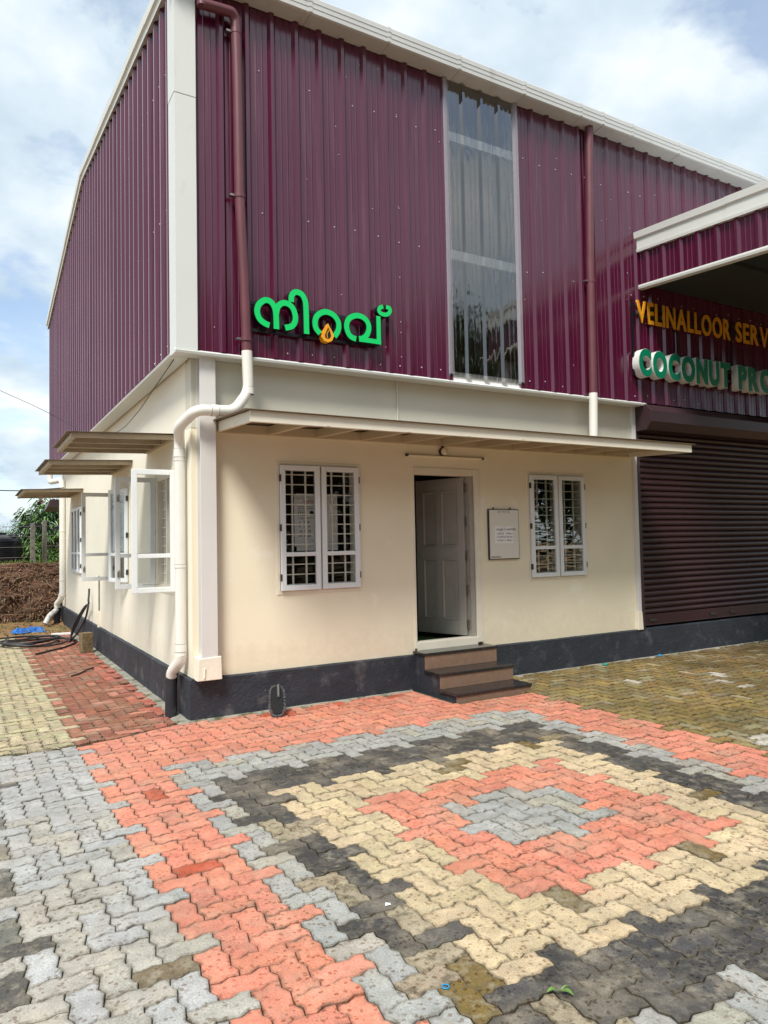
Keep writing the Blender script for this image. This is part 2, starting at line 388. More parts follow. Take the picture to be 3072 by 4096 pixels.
def bend(pts, r, n=5):
    """polyline with rounded corners"""
    P = [Vector(p) for p in pts]; o = [P[0]]
    for i in range(1, len(P) - 1):
        a = (P[i - 1] - P[i]); b = (P[i + 1] - P[i]); ra = min(r, a.length * .45, b.length * .45)
        s = P[i] + a.normalized() * ra; e_ = P[i] + b.normalized() * ra
        for k in range(n + 1):
            t = k / n; o.append((1 - t) ** 2 * s + 2 * t * (1 - t) * P[i] + t * t * e_)
    o.append(P[-1]); return o

# ================================================================== SETTING
mb = MB(); mb.add([(-300, -300, -.10), (300, -300, -.10), (300, 300, -.10), (-300, 300, -.10)], [(0, 1, 2, 3)], 'soil')
tag(mb.build('ground', fix=False), kind='structure')

# ------- paving: zigzag concrete pavers laid in herringbone
W_ = 0.1228; X0, Y0 = -1.112, -3.94
def unit(p, q, a=.076):
    p = Vector(p); q = Vector(q); d = q - p; nrm = Vector((-d.y, d.x))
    return [p, p + d * .34 - nrm * a, p + d * .66 + nrm * a]
def outline(kind, a=.076):
    nodes = [(0, 0), (1, 0), (2, 0), (2, 1), (1, 1), (0, 1)] if kind == 'H' else [(0, 0), (1, 0), (1, 1), (1, 2), (0, 2), (0, 1)]
    pts = []
    for i in range(6):
        p, q = nodes[i], nodes[(i + 1) % 6]
        if (q[0] - p[0]) + (q[1] - p[1]) > 0: pts += unit(p, q, a)
        else: pts += [Vector(q) + (Vector(p) - Vector(q)) * 1.0] + list(reversed(unit(q, p, a)[1:]))
    return [v * W_ for v in pts]
def inset(P, d):
    n = len(P); o = []
    for i in range(n):
        a = (P[i] - P[i - 1]); b = (P[(i + 1) % n] - P[i])
        if a.length < 1e-6 or b.length < 1e-6: o.append(P[i].copy()); continue
        na = Vector((-a.y, a.x)).normalized(); nb = Vector((-b.y, b.x)).normalized()
        k = (na + nb); L = max(k.length_squared, .5)
        o.append(P[i] + k * (2 * d / L) * 1.0)
    return o
def clip(P, pt, nrm):
    o = []
    for i in range(len(P)):
        a, b = P[i], P[(i + 1) % len(P)]; da = (a - pt).dot(nrm); db = (b - pt).dot(nrm)
        if da <= 0: o.append(a)
        if da * db < 0: o.append(a + (b - a) * (da / (da - db)))
    return o
def area(P): return .5 * sum(P[i].x * P[(i + 1) % len(P)].y - P[(i + 1) % len(P)].x * P[i].y for i in range(len(P)))
def paver_geo(P, gap=.0016):
    """rings: base, side top, chamfer top, inner; returns verts, faces, edge weights (z relative, top=0)"""
    n = len(P); A = inset(P, gap); B = inset(P, gap + .003); Cc = inset(P, gap + (.0155 if gap < .0025 else .026))
    vs = [(p.x, p.y, -.05) for p in A] + [(p.x, p.y, -.0035) for p in A] + [(p.x, p.y, 0) for p in B] + [(p.x, p.y, .0003) for p in Cc]
    fs = [(r * n + i, r * n + (i + 1) % n, (r + 1) * n + (i + 1) % n, (r + 1) * n + i) for r in range(3) for i in range(n)]
    fs.append(tuple(range(3 * n, 4 * n)))
    return vs, fs, [1.0] * n + [1.0] * n + [.9] * n + [0.0] * n
def mk_paver_mesh(name, P, mat, gap):
    vs, fs, ew = paver_geo(P, gap); me = bpy.data.meshes.new(name); me.from_pydata(vs, [], fs); me.materials.append(MATS[mat])
    at = me.attributes.new('edge', 'FLOAT', 'POINT'); at.data.foreach_set('value', ew); return me
OUT = {k: outline(k) for k in 'HV'}
CEN = {'H': Vector((W_, W_ / 2)), 'V': Vector((W_ / 2, W_))}

def jit(c, a=.07, hue=.03):
    f = 1 + random.uniform(-a, a)
    return tuple(max(0, x * f * (1 + random.uniform(-hue, hue))) for x in c)
GRAY = (.325, .332, .320); RED = (.585, .218, .146); YEL = (.520, .415, .262); BLK = (.056, .054, .054)
OLIVE = (.165, .120, .040); WARM = (.37, .345, .290); DRED = (.42, .085, .04)
OLS = [(1.178, -2.364), (1.18, -2.70), (1.369, -2.569), (1.338, -2.77), (2.137, -2.414), (2.391, -2.446), (2.207, -2.553), (.554, -4.538), (2.301, -4.041), (-.192, -4.789), (-.287, -4.899), (1.5, -4.618)]
DRS = [(1.976, -4.124), (1.903, -1.128), (2.045, -1.227), (3.332, -1.163), (1.412, -4.448), (-.868, -3.265), (-.841, -1.97), (.95, -.22), (1.2, -.2), (1.5, -.17), (1.8, -.2), (.72, -.2), (2.2, -.2)]
DKS = [(-1.703, -3.655), (-1.775, -3.978), (-1.765, -2.95), (-1.678, -1.212)]
BRN = [(-1.24, -4.147)]
def inr(c, x0, x1, y0, y1): return x0 + .05 < c.x < x1 - .08 and y0 + .05 < c.y < y1 - .08
def near(c, L, r=.075): return any((c - Vector(p)).length < r for p in L)
def zone_color(c):
    d = random.random() ** 2 * .55
    if near(c, DKS, .10): return jit((.085, .08, .072)), .7
    if near(c, BRN, .09): return jit((.15, .115, .07)), .8
    if near(c, DRS): return jit(DRED), .1
    if near(c, OLS): return jit((.15, .105, .032)), .9
    if inr(c, .65, 1.65, -4.02, -3.15):
        return (jit(GRAY, .07, .012), d * .8) if random.random() < .8 else (jit(WARM), .5)
    if inr(c, .26, 2.05, -4.52, -2.76): return jit(RED, .09, .04), d * .35
    if inr(c, -.125, 2.45, -4.93, -2.28): return jit(YEL, .09, .022), d * 1.0
    if inr(c, -.43, 2.76, -5.45, -1.83):
        if c.x < .1 and c.y < -2.6 and random.random() < .32: return jit((.30, .25, .17)), 1.3
        return jit(BLK, .25, .015), d + .14
    if inr(c, -.64, 3.02, -6.1, -1.3):
        return (jit(GRAY, .06, .012), d * .8) if random.random() < .78 else (jit((.36, .345, .30)), .6)
    if inr(c, -1.12, 3.62, -6.7, 1.0):
        return jit(RED, .09, .04), d * .4
    if c.x < -1.0:
        t = max(0, min(1, (-c.y - 1.5) / 2.5)); r = random.random()
        if c.x < -1.78 and r < .22: return jit((.15, .145, .13), .2), .6
        return (jit((.362, .366, .360), .05, .01), d * .4) if r > .55 * t else (jit((.372, .355, .315), .06, .01), d)
    return jit(GRAY, .07, .012), d
def yard_color(c):
    t = max(0, min(1, (c.x - 4.0) / 4.5)); r = random.random()
    if near(c, [(4.913, -1.148), (6.151, -1.447), (5.836, -1.728), (5.803, -2.029), (3.852, -3.43), (3.80, -3.62)], .10): return (.60, .56, .48), .0
    base = (.285 - .08 * t, .205 - .08 * t, .070 - .022 * t)
    if r < .12: base = (.33, .28, .16)
    return jit(base, .22, .06), random.random() * .7
def side_color(c):
    if c.x < -1.10 + (.0): return jit((.48, .42, .26), .13, .05), random.random() * .6
    r = random.random()
    if c.x > -.36 and r < .8: return jit((.47, .135, .092), .12, .06), .25
    if r < .10: return jit((.52, .21, .14)), .1
    return jit((.30, .100, .054), .20, .06), random.random() * .5

LINE = [(-6, -.30), (-1.69, -.285), (-1.33, -.345), (-.774, -.275), (-.255, -.075), (0.02, .05)]
def line_at(x):
    for (xa, ya), (xb, yb) in zip(LINE, LINE[1:]):
        if xa <= x <= xb: return Vector((xa, ya)), Vector((xb, yb))
    return Vector(LINE[-2]), Vector(LINE[-1])
def lay(name, xr, yr, accept, clips, color, mat1, matn, nmax, label, bedz=-.016, gap=.0021):
    """accept(center)->bool ; clips(center)->list of (point, normal)"""
    cand = []
    i0 = int((xr[0] - X0) / W_) - 2; i1 = int((xr[1] - X0) / W_) + 2
    j0 = int((yr[0] - Y0) / W_) - 2; j1 = int((yr[1] - Y0) / W_) + 2
    for i in range(i0, i1):
        for j in range(j0, j1):
            k = (i - j) % 4
            if k not in (0, 3): continue
            kd = 'H' if k == 0 else 'V'
            o = Vector((X0 + i * W_, Y0 + j * W_)); c = o + CEN[kd]
            if not (xr[0] < c.x < xr[1] and yr[0] < c.y < yr[1]): continue
            if not accept(c): continue
            P = [v + o for v in OUT[kd]]; whole = True
            for pt, nr in clips(c):
                if max((v - pt).dot(nr) for v in P) > .002:
                    P = clip(P, pt, nr); whole = False
                    if len(P) < 3: break
            if len(P) < 3 or area(P) < .0018: continue
            dist = in_view((c.x, c.y, 0), .03)
            cand.append((dist if (dist and whole) else 1e9, kd, o, c, P, whole))
    cand.sort(key=lambda q: q[0])
    bed = MB(); bed.add([(xr[0], yr[0], bedz), (xr[1], yr[0], bedz), (xr[1], yr[1], bedz), (xr[0], yr[1], bedz)], [(0, 1, 2, 3)], 'bed')
    root = tag(bed.build(name, fix=False), kind='structure')
    me1 = {k: mk_paver_mesh('paver', [v - CEN[k] for v in OUT[k]], mat1, gap) for k in 'HV'}
    V = []; F = []; Ew = []; Cl = []
    for n, (dist, kd, o, c, P, whole) in enumerate(cand):
        col, dirt = color(c)
        dz = random.gauss(0, .0022); tx, ty = random.gauss(0, .011), random.gauss(0, .011)
        if n < nmax and dist < 1e8:
            ob = bpy.data.objects.new('paver', me1[kd]); COL.objects.link(ob); ob.parent = root
            ob.location = (c.x, c.y, dz); ob.rotation_euler = (tx, ty, random.gauss(0, .004)); ob.color = (*col, dirt)
        else:
            vs, fs, ew = paver_geo(P, gap); b = len(V)
            V += [(x, y, z + dz + (x - c.x) * -ty + (y - c.y) * tx) for x, y, z in vs]
            F += [[b + q for q in f] for f in fs]; Ew += ew; Cl += [(*col, dirt)] * len(vs)
    me = bpy.data.meshes.new('paver_field'); me.from_pydata(V, [], F); me.materials.append(MATS[matn])
    me.attributes.new('edge', 'FLOAT', 'POINT').data.foreach_set('value', Ew)
    ca = me.attributes.new('pcol', 'FLOAT_COLOR', 'POINT'); ca.data.foreach_set('color', [q for c4 in Cl for q in c4])
    ob = bpy.data.objects.new('paver_field', me); COL.objects.link(ob); ob.parent = root; ob['kind'] = 'stuff'
    return root

STEP = (2.53, 3.64, -.90)
def acc_front(c):
    a, b = line_at(c.x)
    if c.x < .02:
        d = (b - a); nr = Vector((-d.y, d.x)).normalized()
        return (c - a).dot(nr) < .03
    if STEP[0] + .06 < c.x < STEP[1] - .06 and c.y > STEP[2] + .03: return False
    return c.y < -.03
def clips_front(c):
    o = []
    if c.x < .15:
        a, b = line_at(min(c.x, .01)); d = b - a; o.append((a + Vector((0, -.018)), Vector((-d.y, d.x)).normalized()))
    if c.x > -.2: o.append((Vector((0, -.075)), Vector((0, 1))))
    if c.y > STEP[2] - .15:
        if STEP[0] - .2 < c.x < STEP[0] + .1: o.append((Vector((STEP[0] - .015, 0)), Vector((1, 0)))) if c.x < STEP[0] + .07 and c.y > STEP[2] else None
        if STEP[0] + .05 < c.x < STEP[1] - .05 and c.y < STEP[2] + .05: o.append((Vector((0, STEP[2] - .012)), Vector((0, 1))))
    return [q for q in o if q]
is_yard = lambda c: not inr(c, -30, 3.62, -30, 30)
lay('forecourt_paving', (-4.2, 3.72), (-7.6, .10), lambda c: acc_front(c) and not is_yard(c), clips_front, zone_color, 'paver_one', 'paver_many', 300, '')
def clips_yard(c):
    o = [(Vector((0, -.060)), Vector((0, 1)))]
    return o
lay('yard_paving', (3.50, 13.5), (-7.6, .10), lambda c: is_yard(c) and c.y < -.03, clips_yard, yard_color, 'yard_one', 'yard_many', 150, '', bedz=-.020, gap=.0035)
def acc_side(c):
    a, b = line_at(min(c.x, 0)); d = (b - a); nr = Vector((-d.y, d.x)).normalized()
    return (c - a).dot(nr) > -.02 and c.x < -.14 and c.y < 8.75 + .18 * math.sin(c.x * 5)
def clips_side(c):
    o = []
    if c.y < .4:
        a, b = line_at(min(c.x, 0)); d = b - a; o.append((a + Vector((0, .022)), -Vector((-d.y, d.x)).normalized()))
    o.append((Vector((-.10 - .035 * math.sin(c.y * 3) - max(0, .06 - .1 * abs(c.y - .1)), 0)), Vector((1, 0))))
    return o
lay('side_path_paving', (-4.2, -.02), (-.42, 9.1), acc_side, clips_side, side_color, 'side_one', 'side_many', 150, '', bedz=-.024, gap=.003)
# cement fillet between paving and building
mb = MB()
mb.hexa([(-.05, -.10, -.03), (2.52, -.10, -.03), (2.52, -.03, -.03), (-.05, -.03, -.03), (-.05, -.085, -.006), (2.52, -.085, -.006), (2.52, -.03, .012), (-.05, -.03, .012)], 'cement')
mb.hexa([(-.19, -.02, -.03), (-.03, -.08, -.03), (-.03, 9.2, -.03), (-.17, 9.2, -.03), (-.13, 0, -.008), (-.03, -.06, .002), (-.03, 9.2, .010), (-.11, 9.2, -.006)], 'cement')
mb.hexa([(3.66, -.09, -.03), (14, -.09, -.03), (14, -.03, -.03), (3.66, -.03, -.03), (3.66, -.075, -.008), (14, -.075, -.008), (14, -.03, .008), (3.66, -.03, .008)], 'cement')
tag(mb.build('kerb_fillet'), kind='structure')

# soil behind the paving and the cut bank
def fbm(x, y, s=1.0):
    from mathutils import noise
    return noise.fractal(Vector((x * s, y * s, 3.1)), 1.0, 2.0, 5)
def grid(name, x0, x1, y0, y1, nx, ny, zf, mat):
    V = []; F = []
    for j in range(ny + 1):
        for i in range(nx + 1):
            x = x0 + (x1 - x0) * i / nx; y = y0 + (y1 - y0) * j / ny; p = zf(x, y)
            V.append(p if isinstance(p, tuple) else (x, y, p))
    for j in range(ny):
        for i in range(nx): a = j * (nx + 1) + i; F.append((a, a + 1, a + nx + 2, a + nx + 1))
    m = MB(); m.add(V, F, mat); o = m.build(name, smooth=True, fix=False); return o
tag(grid('soil_strip', -8, -.04, 8.55, 11.6, 110, 46, lambda x, y: -.03 + .05 * min(1, (y - 8.5) / .8) + .05 * fbm(x, y, 1.3) + .02 * fbm(x, y, 6) + max(0, y - 10.4) * .10, 'soil'), kind='structure')
def bankz(u, v):
    # u along x, v 0..1 up the face
    x = u; y = 11.05 + .75 * v + .22 * fbm(x, v * 2, 1.4) + .07 * fbm(x, v * 4, 6)
    z = -.06 + 1.46 * v ** .9 + .05 * fbm(x + 9, v, 3) * (1 if v > .1 else 0)
    return (x, y - .12 * math.sin(v * PI), z)
BK = grid('earth_bank', -14, 8, 0, 1, 200, 36, bankz, 'bank'); tag(BK, kind='structure')
tag(grid('terrace', -30, 30, 11.75, 60, 60, 60, lambda x, y: 1.34 + .06 * fbm(x, y, .8), 'soil'), kind='structure')

# ================================================================== BUILDING
B = tag(empty('warehouse_building'), 'maroon ribbed metal warehouse over a cream walled ground floor with dark plinth', 'building')
GP = .279; RPH = 4.475
def profile(u0, u1, phase):
    """trapezoid ribs pitch GP; returns list (u, d)"""
    pts = []
    k0 = int((u0 - phase) / GP) - 1; k1 = int((u1 - phase) / GP) + 2
    for k in range(k0, k1):
        c = phase + k * GP
        pts += [(c - .047, 0), (c - .019, .034), (c + .019, .034), (c + .047, 0)]
        for q in (.105, .174): pts += [(c + q - .010, 0), (c + q - .004, .0035), (c + q + .004, .0035), (c + q + .010, 0)]
    pts.sort()
    def dat(u):
        for (a, da), (b, db) in zip(pts, pts[1:]):
            if a <= u <= b: return da + (db - da) * ((u - a) / (b - a) if b > a else 0)
        return 0
    return [(u0, dat(u0))] + [p for p in pts if u0 < p[0] < u1] + [(u1, dat(u1))]
def sheet(name, u0, u1, phase, zb, zt, T, mat, parent, off=0.0):
    """T(u, d, z) -> world ; zt/zb callables"""
    pr = profile(u0, u1, phase); m = MB(); V = []; F = []
    for u, d in pr: V += [T(u, d + off, zb(u)), T(u, d + off, zt(u))]
    for i in range(len(pr) - 1): F.append((2 * i, 2 * i + 2, 2 * i + 3, 2 * i + 1))
    m.add(V, F, mat); return m.build(name, parent, fix=False)
TF = lambda u, d, z: (u, -.15 - d, z)
TS = lambda u, d, z: (-.15 - d, u, z)
ZB = 3.650
def rake(y): return 7.36 + (8.22 - 7.36) * (y + .2) / 6.45 if y < 6.25 else 8.22 + (7.21 - 8.22) * (y - 6.25) / 6.15
def run(u0, u1, phase, zb, zt, T, parent):
    us = [u0]; k = math.ceil((u0 - phase + .2) / (GP * 4))
    while phase + k * GP * 4 - .03 < u1 - .1: us.append(phase + k * GP * 4 - .03); k += 1
    us.append(u1)
    for i, (a, b) in enumerate(zip(us, us[1:])):
        sheet('cladding_sheet', a - (.012 if i else 0), b, phase, zb, zt, T, 'clad', parent, .0045 * (i % 2))
run(-.13, 3.13, RPH, lambda u: ZB, lambda u: 7.49, TF, B)
run(4.17, 18.0, RPH, lambda u: ZB, lambda u: 7.49, TF, B)
run(-.13, 12.4, 1.0, lambda u: ZB + .01, lambda u: rake(u) + .06, TS, B)
# clear skylight strip and the girts behind it
sheet('skylight_sheet', 3.05, 4.25, RPH, lambda u: ZB + .05, lambda u: 7.44, TF, 'clear_sheet', B, .007)
m = bpy.data.materials.new('film'); m.use_nodes = True; MATS['film'] = m
q = m.node_tree.nodes['Principled BSDF']; q.inputs['Base Color'].default_value = (.50, .46, .53, 1); q.inputs['Roughness'].default_value = .22; q.inputs['Alpha'].default_value = .45
for a_, b_ in ((3.052, 3.145), (4.150, 4.248)):
    sheet('film_strip', a_, b_, RPH, lambda u: 3.72, lambda u: 7.43, TF, 'film', B, .0095)
for z in (3.70, 5.205, 6.685):
    m = MB(); m.box(2.9, 4.4, -.148, -.10, z - .06, z + .06, 'girt_white'); m.build('girt', B, bevel=.004)
# screws in rows
m = MB()
def screw(T, u, z, r=.0085):
    d = .036; n = 6
    vs = [T(u + r * math.cos(2 * PI * k / n), .003, z + r * math.sin(2 * PI * k / n)) for k in range(n)] + [T(u + .6 * r * math.cos(2 * PI * k / n), .012, z + .6 * r * math.sin(2 * PI * k / n)) for k in range(n)]
    m.add(vs, [(k, (k + 1) % n, n + (k + 1) % n, n + k) for k in range(n)] + [tuple(range(n, 2 * n))], 'screw')
for z in (3.75, 5.2, 6.68):
    for T, a, b, ph in ((TF, .1, 9.9, RPH), (TS, .1, 12, 1.0)):
        k = math.ceil((a - ph) / GP)
        while ph + k * GP < b:
            if random.random() < .8 and not (T is TF and 3.0 < ph + k * GP + .14 < 4.3): screw(T, ph + k * GP + .14 + random.uniform(-.02, .02), z + random.uniform(-.03, .03))
            k += 1
for _ in range(60): screw(TF, random.uniform(.1, 9.5) if random.random() < .9 else 2.4, random.uniform(3.8, 7.2), .006)
tag(m.build('screw_heads', B), kind='stuff')
# corner flashing, base flashing, rake trim
for z0, z1, g in ((3.635, 6.215, 0), (6.195, 7.47, .004)):
    m = MB()
    L = [(.022, -.192 - g), (-.192 - g, -.192 - g), (-.192 - g, .05), (-.186, .05), (-.186, -.186), (.022, -.186)]
    m.prism(L, lambda x, y: (x, y, z0), lambda x, y: (x, y, z1), 'flash'); m.build('corner_flashing', B, bevel=.002)
m = MB()
m.prism([(-.02, 3.60), (-.205, 3.600), (-.212, 3.622), (-.165, 3.648), (-.02, 3.648)], lambda y, z: (-.20, y, z), lambda y, z: (6.48, y, z), 'flash')
m.build('base_flashing', B)
m = MB()
m.prism([(-.02, 3.60), (-.205, 3.600), (-.212, 3.622), (-.165, 3.648), (-.02, 3.648)], lambda x, z: (x, -.03, z), lambda x, z: (x, 12.4, z), 'flash')
m.build('base_flashing', B)
ys = [-.22, .95, 2.05, 3.2, 4.6, 6.25, 8.6, 10.5, 12.42]
for i, (a, b) in enumerate(zip(ys, ys[1:])):
    g = .003 * (i % 2); m = MB()
    L = [(-.150, .02), (-.207 - g, -.0 - g), (-.210 - g, .075), (-.235 - g, .085), (-.240 - g, .185 + g), (-.12, .20)]
    e0 = .012 if i else 0
    m.prism(L, lambda x, z: (x, a - e0, rake(a - e0) + z), lambda x, z: (x, b, rake(b) + z), 'flash'); m.build('rake_trim', B)
m = MB()
for x0 in (-.15,):
    m.add([(-.15, -.16, 7.50), (18, -.16, 7.50), (18, 6.25, 8.40), (-.15, 6.25, 8.40), (18, 12.42, 7.38), (-.15, 12.42, 7.38)], [(0, 1, 2, 3), (3, 2, 4, 5)], 'gutter')
m.build('roof', B, fix=False)
m = MB(); m.box(-.12, 18, 12.36, 12.40, 3.6, 7.38, 'clad'); m.box(17.96, 18, -.12, 12.36, 0, 8.2, 'clad'); m.build('rear_cladding', B)
# box gutter in metre lengths
gx = [-.32, .24, 1.22, 2.20, 3.185, 4.21, 5.20, 5.62, 6.2, 7.2, 8.2, 9.2, 10.2, 11.2, 12.2, 13.2, 14.1, 15.1, 16.1, 17.1, 18.1]
GPRO = [(-.155, 7.335), (-.425, 7.325), (-.445, 7.335), (-.447, 7.385), (-.452, 7.387), (-.452, 7.39), (-.447, 7.392), (-.449, 7.442), (-.454, 7.444), (-.454, 7.447), (-.449, 7.449), (-.450, 7.500), (-.440, 7.515), (-.37, 7.52), (-.155, 7.58)]
GPRO = [(y + .085 if y < -.2 else y, z + (.066 if y < -.2 else .045)) for y, z in GPRO]
for i, (a, b) in enumerate(zip(gx, gx[1:])):
    m = MB(); g = .003 * (i % 2)
    m.prism([(y - g, z - g) for y, z in GPRO], lambda y, z: (a + .004, y, z), lambda y, z: (b - .004, y, z), 'gutter'); m.build('gutter_length', B)
    if i:
        m = MB(); m.prism([(y - .006 if y < -.2 else y, z + (-.006 if z < 7.36 else .006)) for y, z in GPRO], lambda y, z: (a - .022, y, z), lambda y, z: (a + .022, y, z), 'gutter'); m.build('gutter_joint', B)

# ------- lower walls (with openings) and plinth
WIN = [(.936, 1.878), (4.411, 5.376)]; WZ = (1.2225, 2.5605); DX = (2.60, 3.60); DZ = 2.60
m = MB()
def wallx(x0, x1, z0, z1, mat='cream'): m.box(x0, x1, 0, .2, z0, z1, mat)
for x0, x1 in ((0, WIN[0][0]), (WIN[0][1], DX[0]), (DX[1], WIN[1][0]), (WIN[1][1], 6.36)): wallx(x0, x1, .38, 2.90)
for a, b in WIN: wallx(a, b, .38, WZ[0]); wallx(a, b, WZ[1], 2.90)
wallx(*DX, DZ, 2.90); wallx(*DX, .38, .43)
m.build('front_wall', B)
m = MB(); m.box(-.0, 2.42, -.004, .2, 2.90, 3.62, 'board'); m.build('upper_panel', B, bevel=.003)
m = MB(); m.box(2.425, 6.36, -.004, .2, 2.90, 3.62, 'board'); m.build('upper_panel', B, bevel=.003)
m = MB(); m.tube([(2.42, -.015, 2.95), (2.42, -.015, 3.6)], .011, 'board', 8); m.build('conduit', B, smooth=True)
SWIN = [(.63, 1.555), (3.19, 4.16), (7.87, 9.24)]; SZ = (1.235, 2.532)
for (ya, yb) in ((0, 5.712), (5.728, 11.15)):
    m = MB(); cur = ya + (.2 if ya == 0 else 0)
    m.box(0, .2, .0 if False else cur, yb, .38, SZ[0], 'side_cream'); m.box(0, .2, cur, yb, SZ[1], 3.62, 'side_cream')
    for a, b in SWIN:
        if ya <= a < yb: m.box(0, .2, cur, a, SZ[0], SZ[1], 'side_cream'); cur = b
    m.box(0, .2, cur, yb, SZ[0], SZ[1], 'side_cream'); m.build('side_wall', B)
m = MB(); m.box(.0, .2, .0005, .1995, .38, 2.90, 'side_cream'); m.v = [(x - .001 if x == 0 else x, y, z) for x, y, z in m.v]; m.build('corner_wall', B)
m = MB(); m.box(.02, .15, 5.70, 5.74, .38, 3.6, 'dark_metal'); m.build('joint_filler', B)
m = MB(); m.box(-.035, .0, 5.68, 5.755, .38, .66, 'side_cream'); m.tube([(-.015, 5.72, .62), (-.015, 5.72, 1.25)], .012, 'cement', 8); m.build('joint_post', B)
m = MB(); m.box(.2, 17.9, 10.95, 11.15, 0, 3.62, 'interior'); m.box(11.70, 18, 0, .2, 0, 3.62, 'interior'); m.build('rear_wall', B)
m = MB(); m.box(.2, 6.4, 3.40, 3.5, .3, 3.5, 'interior'); m.box(.2, 6.4, .2, 3.4, 3.4, 3.45, 'interior'); m.box(6.3, 6.4, .2, 3.4, .3, 3.4, 'interior'); m.build('added_partition', B)  # inner walls and ceiling added to keep the room behind the door dark
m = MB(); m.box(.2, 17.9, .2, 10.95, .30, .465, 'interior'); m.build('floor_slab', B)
m = MB(); m.box(2.3, 4.2, .2, 2.2, .466, .482, 'turf'); m.build('turf_mat', B)
def rough_box(m, x0, x1, y0, y1, z0, z1, mat):
    pass
# plinth as a subdivided, slightly uneven shell
def uneven_face(m, P, nu, nv, amp, nrm, mat):
    a, b, c, d = [Vector(p) for p in P]; V = []; F = []
    for j in range(nv + 1):
        for i in range(nu + 1):
            u, v = i / nu, j / nv; p = (a * (1 - u) + b * u) * (1 - v) + (d * (1 - u) + c * u) * v
            e = 0 if i in (0, nu) else 1
            V.append(p + Vector(nrm) * amp * e * fbm(p.x * 3 + p.y * 3, p.z * 5, 1.2) + Vector((0, 0, amp * e * (1 if j == nv else 0) * fbm(p.x + p.y, 7, 2.0) * .8)))
    for j in range(nv):
        for i in range(nu): k = j * (nu + 1) + i; F.append((k, k + 1, k + nu + 2, k + nu + 1))
    m.add(V, F, mat)
PZ = .404; PP = .038
m = MB()
uneven_face(m, [(-PP, -PP, -.1), (18, -PP, -.1), (18, -PP - .0, PZ - .012), (-PP, -PP, PZ - .012)], 160, 6, .006, (0, -1, 0), 'plinth')
uneven_face(m, [(-PP, -PP, PZ - .012), (18, -PP, PZ - .012), (18, .01, PZ + .006), (-PP, .01, PZ + .006)], 160, 1, .004, (0, 0, 1), 'plinth')
uneven_face(m, [(-PP, 11.15, -.1), (-PP, -PP, -.1), (-PP, -PP, PZ - .012), (-PP, 11.15, PZ - .012)], 130, 6, .006, (-1, 0, 0), 'plinth')
uneven_face(m, [(-PP, 11.15, PZ - .012), (-PP, -PP, PZ - .012), (.01, -PP, PZ + .006), (.01, 11.15, PZ + .006)], 130, 1, .004, (0, 0, 1), 'plinth')
m.add([(-PP, 11.15, -.1), (.2, 11.15, -.1), (.2, 11.15, PZ), (-PP, 11.15, PZ)], [(0, 1, 2, 3)], 'plinth')
m.build('plinth', B, fix=False)
# corner steel column with its concrete foot, and the column by the shutter
m = MB()
m.box(.055, .215, -.130, -.116, .60, 3.60, 'column'); m.box(.128, .142, -.116, -.016, .60, 3.60, 'column'); m.box(.055, .215, -.016, -.0015, .60, 3.60, 'column')
m.build('corner_column', B, bevel=.002)
m = MB(); m.hexa([(0.005, -.145, .398), (.25, -.148, .398), (.252, -.002, .398), (.004, -.002, .398), (.022, -.142, .612), (.246, -.140, .622), (.248, -.002, .63), (.012, -.002, .628)], 'surround')
m.tube([(.075, -.146, .42), (.078, -.147, .52)], .010, 'surround', 6); m.build('column_foot', B, bevel=.006)
m = MB(); m.box(6.36, 6.425, -.045, .2, .66, 3.60, 'column'); m.build('door_column', B, bevel=.003)
m = MB(); m.hexa([(6.335, -.055, .40), (6.44, -.055, .40), (6.44, .1, .40), (6.335, .1, .40), (6.35, -.05, .665), (6.43, -.05, .66), (6.43, .1, .66), (6.35, .1, .66)], 'surround'); m.build('column_foot', B, bevel=.006)

# ------- windows
def sash(win, T, wd, h, mat='sash', rail=.385):
    """local a along width, b outward thickness, c up"""
    st = .056; t0, t1 = 0, .034
    m = MB()
    m.boxT(T, 0, st, t0, t1, 0, h, mat); m.boxT(T, wd - st, wd, t0, t1, 0, h, mat)
    m.boxT(T, st, wd - st, t0, t1, 0, st, mat); m.boxT(T, st, wd - st, t0, t1, h - st, h, mat)
    m.boxT(T, st, wd - st, t0 + .004, t1 - .004, rail - .022, rail + .022, mat)
    m.build('sash', win, bevel=.004)
    m = MB(); m.boxT(T, st - .006, wd - st + .006, .014, .018, st - .006, rail - .018, 'glass'); m.build('pane', win)
    m = MB(); m.boxT(T, st - .006, wd - st + .006, .014, .018, rail + .018, h - st + .006, 'glass'); m.build('pane', win)
def hinges(win, T, zs, a=0):
    for z in zs:
        m = MB(); m.boxT(T, a - .006, a + .006, .006, .038, z - .036, z + .036, 'dark_metal'); m.build('hinge', win)
def handles(win, T, wd, h):
    for z in (h * .13, h * .80):
        m = MB(); m.boxT(T, wd - .045, wd - .02, -.012, 0, z - .03, z + .03, 'steel'); m.boxT(T, wd - .04, wd - .028, -.04, -.01, z - .008, z + .05, 'steel'); m.build('handle', win)
def grille(win, T, wd, h, nv):
    m = MB(); z = .06
    while z < h - .02:
        m.boxT(T, 0, wd, -.006, .006, z - .0055, z + .0055, 'grille'); z += .1075
    for k in range(1, nv + 1):
        a = wd * k / (nv + 1); m.boxT(T, a - .008, a + .008, -.009, .009, 0, h, 'grille')
    m.build('grille', win)
def plane_T(o, u, n):
    o = Vector(o); u = Vector(u).normalized(); n = Vector(n).normalized()
    return lambda a, b, c: o + u * a + n * b + Vector((0, 0, c))
